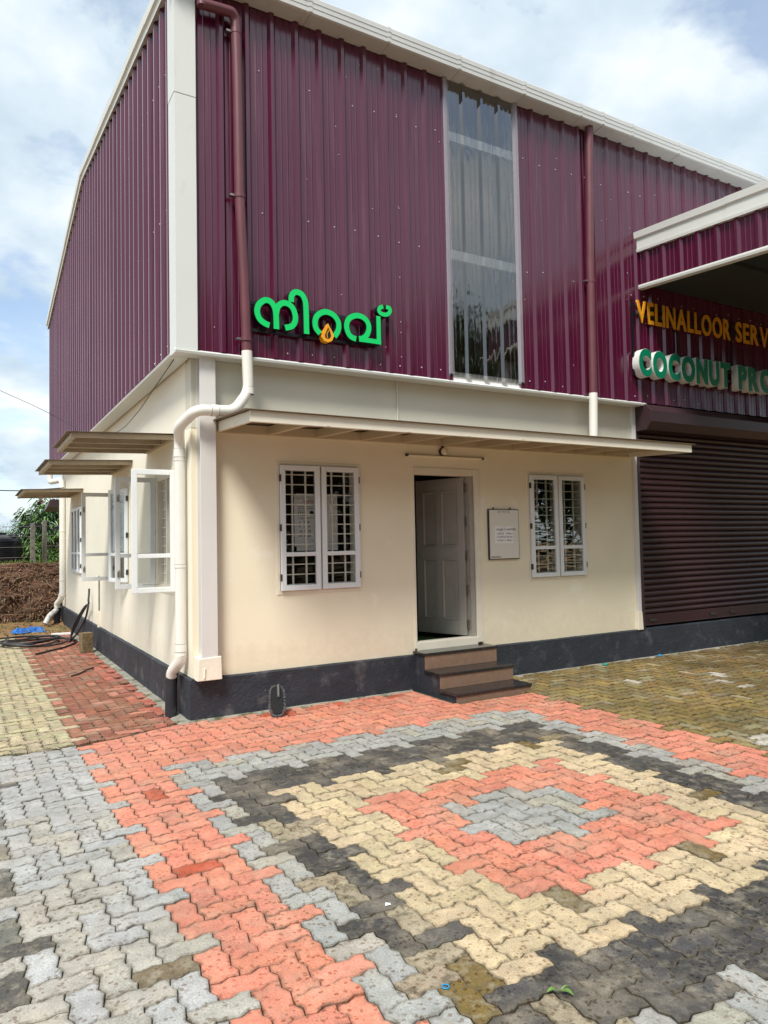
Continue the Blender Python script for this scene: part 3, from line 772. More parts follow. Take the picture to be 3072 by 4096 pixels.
def fixed_frame(win, T, wd, h):
    m = MB(); f = .05
    m.boxT(T, 0, f, -.11, -.008, 0, h, 'winframe'); m.boxT(T, wd - f, wd, -.11, -.008, 0, h, 'winframe')
    m.boxT(T, f, wd - f, -.11, -.008, 0, f, 'winframe'); m.boxT(T, f, wd - f, -.11, -.008, h - f, h, 'winframe')
    m.build('frame', win)
for x0, x1 in WIN:
    wn = empty('window', (x0, 0, WZ[0]), B); wd = x1 - x0; h = WZ[1] - WZ[0]
    T = plane_T((x0, 0, WZ[0]), (1, 0, 0), (0, -1, 0))
    m = MB(); g = .042
    for q in ((-g, -.004, -g, h + g), (wd + .004, wd + g, -g, h + g)): m.boxT(T, q[0], q[1], -.02, .007, q[2], q[3], 'surround')
    for q in ((-g, wd + g, -g, -.004), (-g, wd + g, h + .004, h + g)): m.boxT(T, q[0] + g - .004, q[1] - g + .004, -.02, .0065, q[2], q[3], 'surround')
    m.build('surround', wn, bevel=.004)
    fixed_frame(wn, T, wd, h)
    m = MB(); m.boxT(T, wd / 2 - .02, wd / 2 + .02, -.11, -.008, .05, h - .05, 'winframe'); m.build('mullion', wn)
    hw = wd / 2 - .011
    TL = plane_T((x0, -.004, WZ[0]), (1, 0, 0), (0, -1, 0)); sash(wn, TL, hw, h)
    TR = plane_T((x1 - hw, -.004, WZ[0]), (1, 0, 0), (0, -1, 0)); sash(wn, TR, hw, h)
    hinges(wn, TL, (.14, h * .5, h - .14)); hinges(wn, TR, (.14, h * .5, h - .14), hw)
    grille(wn, plane_T((x0, .032, WZ[0]), (1, 0, 0), (0, -1, 0)), wd, h, 5)
for wi, (y0, y1) in enumerate(SWIN):
    wn = empty('window', (0, y0, SZ[0]), B); wd = y1 - y0; h = SZ[1] - SZ[0]
    T = plane_T((0, y0, SZ[0]), (0, 1, 0), (-1, 0, 0))
    m = MB(); g = .04
    for q in ((-g, -.004, -g, h + g), (wd + .004, wd + g, -g, h + g), (-.002, wd + .002, -g, -.004), (-.002, wd + .002, h + .004, h + g)): m.boxT(T, q[0], q[1], -.02, .007, q[2], q[3], 'surround')
    m.build('surround', wn, bevel=.004)
    fixed_frame(wn, T, wd, h)
    grille(wn, plane_T((.065, y0, SZ[0]), (0, 1, 0), (-1, 0, 0)), wd, h, 5)
    if wi < 2:
        sw = wd / 2 - .012
        m = MB(); m.boxT(T, wd / 2 - .02, wd / 2 + .02, -.11, -.008, .05, h - .05, 'winframe'); m.build('mullion', wn)
        a1, a2 = ((90, 90), (20, 92))[wi]
        r1, r2 = math.radians(a1), math.radians(a2)
        # sash on the near jamb: closed it runs +y, opened it swings to -x
        u1 = (-math.sin(r1), math.cos(r1), 0); n1 = (-math.cos(r1), -math.sin(r1), 0)
        Tn = plane_T((-.010, y0, SZ[0]), u1, n1); sash(wn, Tn, sw, h); hinges(wn, Tn, (.14, h * .5, h - .14)); handles(wn, Tn, sw, h)
        u2 = (-math.sin(r2), -math.cos(r2), 0); n2 = (-math.cos(r2), math.sin(r2), 0)
        Tf = plane_T((-.010, y1, SZ[0]), u2, n2); sash(wn, Tf, sw, h); hinges(wn, Tf, (.14, h * .5, h - .14)); handles(wn, Tf, sw, h)
        m = MB(); m.tube([(-.005, y1 - .22, SZ[0] + .05), (-.16, y1 - .02, SZ[0] + .04)], .004, 'steel', 6); m.build('stay', wn)
    else:
        sw = wd / 3 - .008
        for k in range(3):
            Tk = plane_T((-.004, y0 + k * wd / 3 + .004, SZ[0]), (0, 1, 0), (-1, 0, 0)); sash(wn, Tk, sw, h)
        hinges(wn, T, (.14, h * .5, h - .14))

# ------- door
D = empty('door', (2.60, 0, .466), B)
m = MB()
m.box(2.60, 2.634, -.006, .13, .466, 2.60, 'surround'); m.box(3.515, 3.60, -.012, .02, .466, 2.60, 'surround')
m.box(2.634, 3.515, -.010, .13, 2.518, 2.60, 'surround'); m.box(2.634, 3.515, -.012, .13, .43, .535, 'surround')
m.build('surround', D, bevel=.004)
m = MB(); m.box(3.452, 3.515, .021, .13, .535, 2.518, 'door'); m.build('jamb', D, bevel=.003)
ang = math.radians(72)
DT = plane_T((3.447, .10, .545), (-math.cos(ang), math.sin(ang), 0), (-math.sin(ang), -math.cos(ang), 0))
DW, DH = .765, 1.965
m = MB(); t = .036
m.boxT(DT, 0, .105, 0, t, 0, DH, 'door'); m.boxT(DT, DW - .105, DW, 0, t, 0, DH, 'door'); m.boxT(DT, .36, .44, 0, t, .18, DH - .15, 'door')
m.boxT(DT, .105, DW - .105, 0, t, 0, .18, 'door'); m.boxT(DT, .105, DW - .105, 0, t, DH - .15, DH, 'door')
m.boxT(DT, .105, .36, 0, t, .95, 1.10, 'door'); m.boxT(DT, .44, DW - .105, 0, t, .95, 1.10, 'door')
m.build('leaf', D, bevel=.003)
for a0, a1 in ((.105, .36), (.44, DW - .105)):
    for c0, c1 in ((.18, .95), (1.10, DH - .15)):
        m = MB(); m.boxT(DT, a0 - .002, a1 + .002, .004, t - .016, c0 - .002, c1 + .002, 'door')
        q = lambda i, b: [DT(a0 + i, b, c0 + i), DT(a1 - i, b, c0 + i), DT(a1 - i, b, c1 - i), DT(a0 + i, b, c1 - i)]
        m.add(q(.002, t + .004) + q(.018, t + .006) + q(.032, t - .014), [(k, (k + 1) % 4, 4 + (k + 1) % 4, 4 + k) for k in range(4)] + [(4 + k, 4 + (k + 1) % 4, 8 + (k + 1) % 4, 8 + k) for k in range(4)], 'door')
        m.build('panel', D, fix=False)
for k in range(5):
    z = .545 + .14 + k * (DH - .28) / 4
    m = MB(); m.box(3.425, 3.463, .060, .092, z - .055, z + .055, 'steel'); m.tube([(3.449, .058, z - .055), (3.449, .058, z + .055)], .008, 'steel', 8); m.build('hinge', D)
m = MB(); m.tube([DT(DW - .05, t, 1.0), DT(DW - .05, t + .012, 1.0)], .022, 'steel', 14); m.build('lock', D)

# ------- front canopy
CN = empty('canopy', (.245, 0, 2.9), B)
CZ = lambda y: 2.868 + (2.868 - 2.817) * y / 1.05      # underside of the frame
def ybar(m, x0, x1, ya, yb, h, mat, dz=0, f=CZ):
    m.hexa([(x0, ya, f(ya) + dz), (x1, ya, f(ya) + dz), (x1, yb, f(yb) + dz), (x0, yb, f(yb) + dz), (x0, ya, f(ya) + dz + h), (x1, ya, f(ya) + dz + h), (x1, yb, f(yb) + dz + h), (x0, yb, f(yb) + dz + h)], mat)
m = MB(); m.box(.245, 6.30, -1.052, -1.012, 2.817, 2.921, 'canopy_paint'); m.build('fascia', CN, bevel=.003)
for x in (.245, 6.262):
    m = MB(); ybar(m, x, x + .038, -1.011, -.0, .100, 'canopy_paint'); m.build('side_beam', CN, bevel=.003)
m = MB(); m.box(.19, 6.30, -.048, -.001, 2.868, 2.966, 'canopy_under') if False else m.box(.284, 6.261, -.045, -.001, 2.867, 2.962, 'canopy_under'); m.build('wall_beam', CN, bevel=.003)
m = MB(); m.box(.188, .244, -.08, -.001, 2.862, 2.968, 'canopy_paint'); m.build('end_bracket', CN, bevel=.003)
x = .80
while x < 6.2:
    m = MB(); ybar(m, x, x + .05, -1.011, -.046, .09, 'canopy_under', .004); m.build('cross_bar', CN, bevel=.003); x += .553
m = MB(); ybar(m, .185, 6.34, -1.085, -.001, .006, 'awning_sheet', .106); m.build('roof_sheet', CN)
m = MB()
for xx in (1.0, 1.9, 2.65, 3.4, 4.4, 5.6): m.box(xx, xx + .03, -1.056, -1.05, 2.823 + random.random() * .01, 2.833, 'canopy_paint')
m.build('lug', CN)

# ------- side awnings
for (y0, y1, zw) in ((.66, 1.97, 2.885), (2.95, 4.47, 2.850), (7.70, 9.54, 2.822)):
    A = empty('awning', (0, y0, zw), B)
    za = lambda xx, zw=zw: zw - .03 + .03 * (1 + xx / 1.03) - .02
    def xbar(m, ya, yb, xa, xb, h, mat, dz=0):
        m.hexa([(xa, ya, za(xa) + dz), (xb, ya, za(xb) + dz), (xb, yb, za(xb) + dz), (xa, yb, za(xa) + dz), (xa, ya, za(xa) + dz + h), (xb, ya, za(xb) + dz + h), (xb, yb, za(xb) + dz + h), (xa, yb, za(xa) + dz + h)], mat)
    m = MB(); xbar(m, y0, y1, -1.03, -.985, .055, 'awning_bar'); m.build('outer_bar', A, bevel=.003)
    m = MB(); xbar(m, y0, y1, -.045, -.001, .055, 'awning_bar'); m.build('wall_bar', A, bevel=.003)
    for k in range(4):
        yy = y0 + (y1 - y0 - .05) * k / 3; m = MB(); xbar(m, yy, yy + .05, -.984, -.046, .05, 'awning_bar', .003); m.build('cross_bar', A, bevel=.003)
    m = MB(); n = 14
    V = []; F = []
    for k in range(n + 1):
        yy = y0 - .04 + (y1 - y0 + .08) * k / n; d = .008 * (k % 2)
        for xx, e_ in ((-1.075, -.004), (-.001, 0)): V.append((xx, yy, za(xx) + .060 + d + e_))
        for xx, e_ in ((-1.075, -.004), (-.001, 0)): V.append((xx, yy, za(xx) + .064 + d + e_))
    for k in range(n):
        a = 4 * k; b = a + 4; F += [(a, a + 1, b + 1, b), (a + 2, b + 2, b + 3, a + 3), (a, b, b + 2, a + 2), (a + 1, a + 3, b + 3, b + 1)]
    F += [(0, 2, 3, 1), (4 * n, 4 * n + 1, 4 * n + 3, 4 * n + 2)]
    m.add(V, F, 'awning_sheet'); m.build('roof_sheet', A)
m = MB(); m.hexa([(-.32, 11.16, 2.70), (.3, 11.16, 2.70), (.3, 12.1, 2.62), (-.32, 12.1, 2.62), (-.26, 11.16, 2.87), (.3, 11.16, 2.87), (.3, 12.1, 2.80), (-.26, 12.1, 2.80)], 'hood'); m.build('rear_awning', B)

# ------- roller shutter with hood
S = empty('roller_shutter', (6.5, 0, .43), B)
m = MB(); m.box(6.427, 6.50, -.035, .09, .405, 3.24, 'hood'); m.build('guide', S, bevel=.003)
m = MB(); m.box(11.60, 11.67, -.035, .09, .405, 3.24, 'hood'); m.build('guide', S, bevel=.003)
PR = [(.036, 0), (.030, .006), (.020, .010), (.012, .024), (.010, .040), (.014, .056), (.022, .068), (.032, .074), (.036, .0805), (.044, .0805), (.044, 0)]
sm = MB(); sm.prism(PR, lambda y, z: (6.48, y, z), lambda y, z: (11.62, y, z), 'shutter')
s0 = sm.build('slat', S, smooth=True)
s0.location = (0, 0, .60)
for k in range(1, 31):
    if .60 + .0858 * k > 3.18: break
    o = s0.copy(); COL.objects.link(o); o.location = (0, 0, .60 + .0858 * k)
m = MB(); m.box(6.49, 11.61, .000, .048, .440, .598, 'shutter'); m.box(6.50, 11.60, -.006, .0, .445, .455, 'hood')
for xx in (6.62, 8.0, 8.5): m.box(xx, xx + .13, -.022, .0, .50, .53, 'dark_metal')
m.build('bottom_bar', S, bevel=.003)
m = MB(); m.prism([(.02, 3.245), (-.231, 3.250), (-.316, 3.362), (-.321, 3.512), (-.222, 3.615), (.02, 3.640)], lambda y, z: (6.428, y, z), lambda y, z: (11.7, y, z), 'hood'); m.build('shutter_hood', B, bevel=.003)
m = MB(); m.box(6.49, 11.62, .05, .2, 3.2, 3.62, 'dark_metal'); m.build('lintel', B)

# ------- porch roof over the shutter
PO = empty('porch', (6.460, -.2, 5.4), B)
sl_ = lambda y: .070 * (y + .15)
TP = lambda u, d, z: (6.460 - d, u, z)
sheet('porch_sheet', -3.7, -.155, -.31, lambda u: 5.352 + sl_(u), lambda u: 5.882 + sl_(u), TP, 'clad', PO)
TQ = lambda u, d, z: (u, -3.7 - d, z)
sheet('porch_sheet', 6.460, 17.4, RPH, lambda u: 5.352 + sl_(-3.7), lambda u: 5.882 + sl_(-3.7), TQ, 'clad', PO)
def strip(name, prof, ya, yb, mat):
    m = MB(); m.prism(prof, lambda x, z: (x, ya, z + sl_(ya)), lambda x, z: (x, yb, z + sl_(yb)), mat); m.build(name, PO)
FP = [(6.465, 5.830), (6.408, 5.830), (6.404, 5.870), (6.413, 5.875), (6.413, 6.010), (6.390, 6.030), (6.382, 6.120), (6.465, 6.130)]
strip('porch_fascia', FP, -1.62, -.157, 'flash')
strip('porch_fascia', [(x - .004 if x < 6.46 else x, z + (.004 if z > 5.9 else -.004)) for x, z in FP], -3.75, -1.60, 'flash')
strip('porch_trim', [(6.520, 5.295), (6.422, 5.295), (6.416, 5.325), (6.420, 5.350), (6.460, 5.352), (6.520, 5.352)], -3.7, -.157, 'flash')
m = MB(); m.box(6.460, 17.4, -3.735, -3.703, 5.07, 5.14, 'flash'); m.box(6.410, 17.4, -3.765, -3.74, 5.58, 5.88, 'flash'); m.build('porch_trim', PO)
m = MB(); ybar(m, 6.470, 17.4, -3.69, -.17, .02, 'porch_ceiling', 0, lambda y: 5.372 + sl_(y)); m.build('porch_ceiling', PO)
m = MB(); ybar(m, 6.410, 17.4, -3.74, -.16, .02, 'gutter', 0, lambda y: 6.105 + sl_(y)); m.build('porch_roof', PO)
for yy in (-1.5, -2.9):
    m = MB(); m.box(6.480, 17.4, yy - .03, yy + .03, 5.312 + sl_(yy), 5.370 + sl_(yy), 'porch_ceiling'); m.build('ceiling_batten', PO)
for xx in (6.9, 17.2):
    m = MB(); m.box(xx - .07, xx + .07, -3.66, -3.52, -.02, 5.07, 'column'); m.build('porch_post', PO, bevel=.004)

# ------- downpipes
P1 = empty('downpipe', (.5, -.22, 3.6), B)
path = bend([(.07, -.27, 7.13), (.39, -.26, 7.16), (.43, -.235, 7.10), (.443, -.235, 6.45), (.452, -.232, 5.28), (.495, -.228, 4.34), (.512, -.228, 3.66)], .06)
m = MB(); m.tube(path, .052, 'maroon_pipe', 16); m.build('maroon_pipe', P1, smooth=True)
m = MB(); m.tube([(.07, -.27, 7.10), (.07, -.27, 7.40)], .05, 'maroon_pipe', 16); m.build('gutter_outlet', P1, smooth=True)
for z, xx in ((6.98, .432), (5.27, .452), (3.80, .507)):
    m = MB(); m.tube([(xx, -.232, z - .022), (xx, -.232, z + .022)], .058, 'maroon_pipe', 16); m.box(xx - .10, xx - .04, -.236, -.185, z - .01, z + .01, 'steel'); m.build('clamp', P1, smooth=True)
m = MB()
wp = bend([(.512, -.228, 3.68), (.525, -.228, 3.27), (.37, -.25, 3.055), (-.02, -.25, 3.035), (-.125, -.02, 2.90), (-.075, .16, 2.80), (-.075, .165, .62)], .085, 6)
m.tube(wp, .054, 'pvc', 16); m.build('white_pipe', P1, smooth=True)
for p, q in (((.523, -.228, 3.24), (.524, -.228, 3.31)), ((.13, -.25, 3.042), (.20, -.25, 3.046)), ((-.075, .163, 2.62), (-.075, .163, 2.70)), ((-.075, .165, .66), (-.075, .165, .735)), ((-.075, .165, 1.50), (-.075, .165, 1.53)), ((-.075, .163, 2.58), (-.075, .163, 2.60))):
    m = MB(); m.tube([p, q], .0585, 'pvc', 16)
    pv, qv = Vector(p), Vector(q); dd = (qv - pv).normalized(); m.tube([qv + dd * .0005, qv + dd * .004], .0565, 'post', 16); m.tube([pv - dd * .004, pv - dd * .0005], .0565, 'post', 16); m.build('collar', P1, smooth=True)
m = MB(); m.tube(bend([(-.075, .165, .63), (-.082, .185, .56), (-.125, .30, .455), (-.13, .33, .40)], .05), .058, 'pvc', 16); m.build('elbow', P1, smooth=True)
m = MB(); m.tube(bend([(-.115, .285, .475), (-.128, .335, .42), (-.13, .345, .30), (-.13, .35, -.02)], .05), .061, 'black_pipe', 16); m.tube([(-.13, .345, .33), (-.13, .345, .37)], .066, 'black_pipe', 16); m.build('black_pipe', P1, smooth=True)
P2 = empty('downpipe', (5.4, -.22, 3.1), B)
m = MB(); m.tube([(5.47, -.235, 7.41), (5.42, -.225, 5.5), (5.40, -.225, 3.66)], .056, 'maroon_pipe', 16); m.build('maroon_pipe', P2, smooth=True)
m = MB(); m.tube([(5.40, -.225, 3.68), (5.375, -.225, 2.96)], .058, 'pvc', 16); m.build('white_pipe', P2, smooth=True)
for z in (5.22,):
    m = MB(); m.tube([(5.42, -.225, z - .02), (5.42, -.225, z + .02)], .062, 'maroon_pipe', 16); m.box(5.32, 5.37, -.23, -.185, z - .01, z + .01, 'steel'); m.build('clamp', P2, smooth=True)
m = MB(); m.tube([(5.376, -.225, 3.0), (5.378, -.225, 3.05)], .062, 'pvc', 16); m.build('collar', P2, smooth=True)
P3 = empty('downpipe', (-.07, 10.4, 3), B)
m = MB(); m.tube(bend([(-.29, 10.9, 3.62), (-.29, 10.9, 3.24), (-.08, 10.55, 3.28), (-.075, 10.5, 3.1), (-.075, 10.5, .66)], .09), .060, 'pvc', 14); m.build('white_pipe', P3, smooth=True)
m = MB(); m.tube(bend([(-.075, 10.5, .72), (-.10, 10.56, .58), (-.16, 10.7, .48), (-.16, 10.72, .38)], .06), .066, 'pvc', 14); m.build('elbow', P3, smooth=True)
m = MB(); m.tube([(-.16, 10.72, .46), (-.16, 10.72, -.05)], .068, 'black_pipe', 14); m.tube(bend([(-.17, 10.7, .34), (-.34, 10.55, .22), (-.42, 10.48, .06)], .1), [.06] * 8, 'silver', 12); m.build('black_pipe', P3, smooth=True)
for z in (1.0, 2.1):
    m = MB(); m.tube([(-.075, 10.5, z), (-.075, 10.5, z + .04)], .066, 'pvc', 14); m.build('collar', P3, smooth=True)

# ================================================================== THINGS
# entrance steps
ST = tag(empty('entrance_steps', (3.08, -.45, 0)), 'three step entrance stair with brown tile risers and black granite treads below the door', 'steps')
LV = [(.446, -.265), (.259, -.562), (.088, -.866)]
m = MB()
m.prism([(-.012, -.05), (-.846, -.05), (-.846, .060), (-.542, .060), (-.542, .231), (-.245, .231), (-.245, .418), (-.012, .418)], lambda y, z: (2.578, y, z), lambda y, z: (3.592, y, z), 'plinth'); m.build('stair_body', ST, bevel=.006)
for k, (z, y) in enumerate(LV):
    zb = (0.259, .088, -.03)[k]; yb = (-.012, -.243, -.540)[k]
    m = MB(); m.box(2.572, 3.602, y + .012, y + .0215, zb + .001, z - .029, 'riser'); m.build('riser', ST, bevel=.001)
    m = MB(); m.box(2.560, 3.610, y, yb, z - .028, z, 'granite'); m.build('tread', ST, bevel=.004)

# main sign
SG = tag(empty('malayalam_sign', (1.3, -.27, 3.9)), 'bright green Malayalam letter sign with orange oil drop on the maroon cladding', 'sign')
GL = {'na': [(0.743, 3.966), (0.686, 3.984), (0.636, 4.022), (0.612, 4.091), (0.631, 4.166), (0.696, 4.222), (0.76, 4.215), (0.8, 4.165), (0.816, 4.092), (0.82, 3.938)],
'na2': [(0.82, 4.102), (0.836, 4.171), (0.888, 4.22), (0.951, 4.222), (1.003, 4.186), (1.031, 4.113), (1.027, 4.043), (0.989, 3.99), (0.916, 3.964)],
'i': [(0.99, 4.248), (0.991, 4.305), (1.016, 4.347), (1.058, 4.363), (1.111, 4.346), (1.143, 4.294), (1.155, 4.215), (1.159, 3.931)],
'ra': [(1.316, 3.956), (1.27, 4.004), (1.258, 4.07), (1.279, 4.136), (1.336, 4.185), (1.403, 4.201), (1.481, 4.177), (1.53, 4.121), (1.54, 4.057), (1.522, 3.999), (1.484, 3.945)],
'va': [(1.75, 3.951), (1.681, 3.973), (1.642, 4.035), (1.638, 4.107), (1.673, 4.172), (1.755, 4.213), (1.837, 4.207), (1.895, 4.163), (1.914, 4.092), (1.886, 4.015), (1.834, 3.97), (1.787, 3.959)],
'va2': [(1.787, 3.954), (1.914, 3.954), (2.065, 3.954)], 'va3': [(2.037, 4.246), (2.037, 4.1), (2.037, 3.926)],
'ch': [(2.1, 4.366), (2.056, 4.342), (2.049, 4.301), (2.089, 4.277), (2.149, 4.281), (2.189, 4.319), (2.183, 4.358), (2.139, 4.365)]}
def stroke(m, pts, wd, y0, y1, matf, mats):
    P = smoothpath([(p[0], 0, p[1]) for p in pts], 5); n = len(P); L = []; R_ = []
    for i, p in enumerate(P):
        t = (P[min(i + 1, n - 1)] - P[max(i - 1, 0)]).normalized(); q = Vector((-t.z, 0, t.x)) * wd / 2
        L.append(p + q); R_.append(p - q)
    V = [(p.x, y0, p.z) for p in L] + [(p.x, y0, p.z) for p in R_] + [(p.x, y1, p.z) for p in L] + [(p.x, y1, p.z) for p in R_]
    m.add(V, [(i, i + 1, n + i + 1, n + i) for i in range(n - 1)], matf)
    m.add(V, [(i, 2 * n + i, 2 * n + i + 1, i + 1) for i in range(n - 1)] + [(n + i, n + i + 1, 3 * n + i + 1, 3 * n + i) for i in range(n - 1)] + [(0, n, 3 * n, 2 * n), (n - 1, 3 * n - 1, 4 * n - 1, 2 * n - 1)] + [(2 * n + i, 3 * n + i, 3 * n + i + 1, 2 * n + i + 1) for i in range(n - 1)], mats)
for grp in (('na', 'na2'), ('i',), ('ra',), ('va', 'va2', 'va3'), ('ch',)):
    m = MB(); mk = MB()
    for k, g in enumerate(grp):
        wd = .060 if g not in ('ch', 'va2', 'va3') else (.046 if g == 'ch' else .052)
        stroke(m, GL[g], wd, -.270 - .0006 * k, -.268, 'sign_green', 'sign_green')
        stroke(mk, GL[g], wd + .008, -.267 - .0006 * k, -.20, 'sign_dark', 'sign_dark')
    lt = m.build('letter', SG, fix=False); mk.build('letter_return', lt, fix=False)
DO = [(1.406, 4.075), (1.38, 4.026), (1.338, 3.969), (1.327, 3.918), (1.353, 3.88), (1.403, 3.869), (1.451, 3.89), (1.473, 3.941), (1.455, 3.99), (1.428, 4.032)]
DI = [(1.406, 4.034), (1.382, 3.98), (1.365, 3.942), (1.370, 3.915), (1.386, 3.906), (1.402, 3.904), (1.428, 3.915), (1.440, 3.945), (1.428, 3.986), (1.415, 4.012)]
m = MB(); n = 10
m.add([(x, -.282, z) for x, z in DO] + [(x, -.282, z) for x, z in DI] + [(x, -.21, z) for x, z in DO], [(i, (i + 1) % n, n + (i + 1) % n, n + i) for i in range(n)] + [(i, 2 * n + i, 2 * n + (i + 1) % n, (i + 1) % n) for i in range(n)], 'sign_orange')
dr = m.build('oil_drop', SG, fix=False)
m = MB(); m.add([(x, -.276, z) for x, z in DO], [tuple(range(n))], 'sign_dark'); m.build('drop_backing', dr, fix=False)
m = MB(); stroke(m, [(1.414, 4.0), (1.399, 3.972), (1.392, 3.938), (1.399, 3.915)], .007, -.281, -.277, 'sign_orange', 'sign_orange'); m.build('drop_line', dr, fix=False)
m = MB(); m.box(.545, 2.03, -.2, -.186, 4.185, 4.215, 'sign_dark'); m.box(.545, 2.03, -.2, -.186, 3.905, 3.935, 'sign_dark')
for xx in (.545, 1.16, 2.0): m.box(xx, xx + .03, -.199, -.187, 3.935, 4.185, 'sign_dark')
m.build('mounting_frame', SG)

# second sign (under the porch)
def letter_mesh(ch, cap, off, ext, bevel=0):
    cu = bpy.data.curves.new('glyph', 'FONT'); cu.body = ch; cu.size = 1.0; cu.offset = off; cu.extrude = ext; cu.resolution_u = 4
    ob = bpy.data.objects.new('glyph', cu); COL.objects.link(ob)
    dg = bpy.context.evaluated_depsgraph_get(); me = bpy.data.meshes.new_from_object(ob.evaluated_get(dg), depsgraph=dg)
    bpy.data.objects.remove(ob); bpy.data.curves.remove(cu)
    return me
def text_run(name, word, x0, x1, z0, cap, y, parent, face, body=None, depth=.02, off=.018, gap=.05):
    """letters as separate objects, stretched so the word fills x0..x1; base line z0"""
    ms = []; wsum = 0
    for ch in word:
        me = letter_mesh(ch, cap, off, depth / 2); xs = [v.co.x for v in me.vertices]; ys = [v.co.y for v in me.vertices]
        ms.append((me, min(xs), max(xs), min(ys), max(ys))); wsum += max(xs) - min(xs)
    ycap = max(q[4] for q in ms); ylo = min(0, 0)
    wsum += gap * (len(word) - 1); kx = (x1 - x0) / wsum; kz = cap / ycap
    x = x0
    for me, a, b, lo, hi in ms:
        z_off = lo
        for v in me.vertices: v.co = Vector((x + (v.co.x - a) * kx, y - v.co.z, z0 + v.co.y * kz))
        me.materials.clear(); me.materials.append(MATS[face]); me.flip_normals() if False else None
        o = bpy.data.objects.new(name, me); COL.objects.link(o); adopt(o, parent)
        if body:
            me2 = me.copy(); me2.materials.clear(); me2.materials.append(MATS[body])
            cx = x + (b - a) * kx / 2; cz = z0 + cap / 2
            for v in me2.vertices:
                front = v.co.y < y
                v.co.x = cx + (v.co.x - cx) * 1.035; v.co.z = cz + (v.co.z - cz) * 1.03
                v.co.y = y + depth / 2 - .0008 + (0 if front else .115)
            o2 = bpy.data.objects.new('letter_return', me2); COL.objects.link(o2); adopt(o2, o)
        x += (b - a + gap) * kx
S2 = tag(empty('society_sign', (7.8, -.2, 4.5)), 'long English letter sign, amber over green channel letters, under the porch roof', 'sign')
text_run('letter', 'VELINALLOOR', 6.335, 8.47, 4.800, .318, -.212, S2, 'letter_amber', None, .016, .018, .12)
text_run('letter', 'SERVI', 8.615, 9.57, 4.800, .318, -.212, S2, 'letter_amber', None, .016, .018, .12)
text_run('letter', 'COCONUT', 6.225, 8.28, 4.018, .365, -.315, S2, 'letter_green', 'letter_white', .008, .050, .10)
text_run('letter', 'PRO', 8.48, 9.38, 4.018, .365, -.315, S2, 'letter_green', 'letter_white', .008, .050, .10)
m = MB()
for z in (4.90, 5.03, 4.14, 4.28): m.box(6.24, 9.75, -.205, -.187, z - .02, z + .02, 'sign_dark')
m.box(6.235, 6.255, -.215, -.187, 4.02, 5.12, 'sign_dark')
for xx in (7.2, 8.5, 9.7): m.box(xx, xx + .025, -.204, -.188, 4.0, 5.1, 'sign_dark')
m.build('mounting_frame', S2)

# price board
PB = tag(empty('price_board', (3.95, 0, 1.47)), 'white hanging price board with black edge between the door and a window', 'notice board')
m = MB(); m.box(3.708, 4.198, -.030, -.004, 1.472, 2.106, 'dark_metal'); m.build('frame', PB, bevel=.003)
m = MB(); m.box(3.722, 4.188, -.0335, -.030, 1.484, 2.096, 'white_board'); m.build('face', PB)
m = MB(); m.box(3.80, 4.098, -.0365, -.0338, 1.675, 1.890, 'paper'); pp = m.build('price_sheet', PB)
m = MB(); m.box(3.80, 3.813, -.012, -.001, 2.106, 2.13, 'dark_metal'); m.box(4.07, 4.083, -.012, -.001, 2.106, 2.13, 'dark_metal'); m.build('hook', PB)
def line_text(name, s, x, z, size, mat, parent, y=-.0372, off=.012, xs=1.0):
    me = letter_mesh(s, 1, off, 0)
    for v in me.vertices: v.co = Vector((x + v.co.x * size * xs, y, z + v.co.y * size))
    me.materials.clear(); me.materials.append(MATS[mat]); o = bpy.data.objects.new(name, me); COL.objects.link(o); adopt(o, parent)
for s, x, z, sz, mt in (('\u0d35\u0d46\u0d33\u0d3f\u0d1a\u0d4d\u0d1a\u0d46\u0d23\u0d4d\u0d23', 3.822, 1.838, .040, 'ink'),
                        ('1 \u0d32\u0d3f\u0d31\u0d4d\u0d31\u0d7c', 3.822, 1.788, .031, 'ink'), ('- 350\u0d30\u0d42\u0d2a', 3.962, 1.788, .031, 'ink'),
                        ('1/2 \u0d32\u0d3f\u0d31\u0d4d\u0d31\u0d7c', 3.822, 1.746, .031, 'ink'), ('- 180 \u0d30\u0d42\u0d2a', 3.962, 1.746, .031, 'ink'),
                        ('1 \u0d15\u0d3f\u0d32\u0d4b', 3.822, 1.704, .031, 'ink'), ('- 380\u0d30\u0d42\u0d2a', 3.962, 1.704, .031, 'ink_teal')):
    line_text('lettering', s, x, z, sz, mt, pp, -.0370)
line_text('lettering', '9605434544', 3.735, 1.495, .030, 'ink', PB, -.0340, .02)
line_text('lettering', '\u0d28\u0d3f\u0d31\u0d35\u0d4d', 3.91, 2.062, .034, 'ink_green', PB, -.0340, .0)
for xx, mt in ((3.875, 'silver'), (4.045, 'ink'), (4.057, 'paper')):
    m = MB(); m.add([(xx + .016 * math.cos(k * PI / 8), -.0340 - (.0004 if mt == 'paper' else 0), 2.072 + .016 * math.sin(k * PI / 8)) for k in range(16)], [tuple(range(16))], mt); m.build('emblem', PB, fix=False)

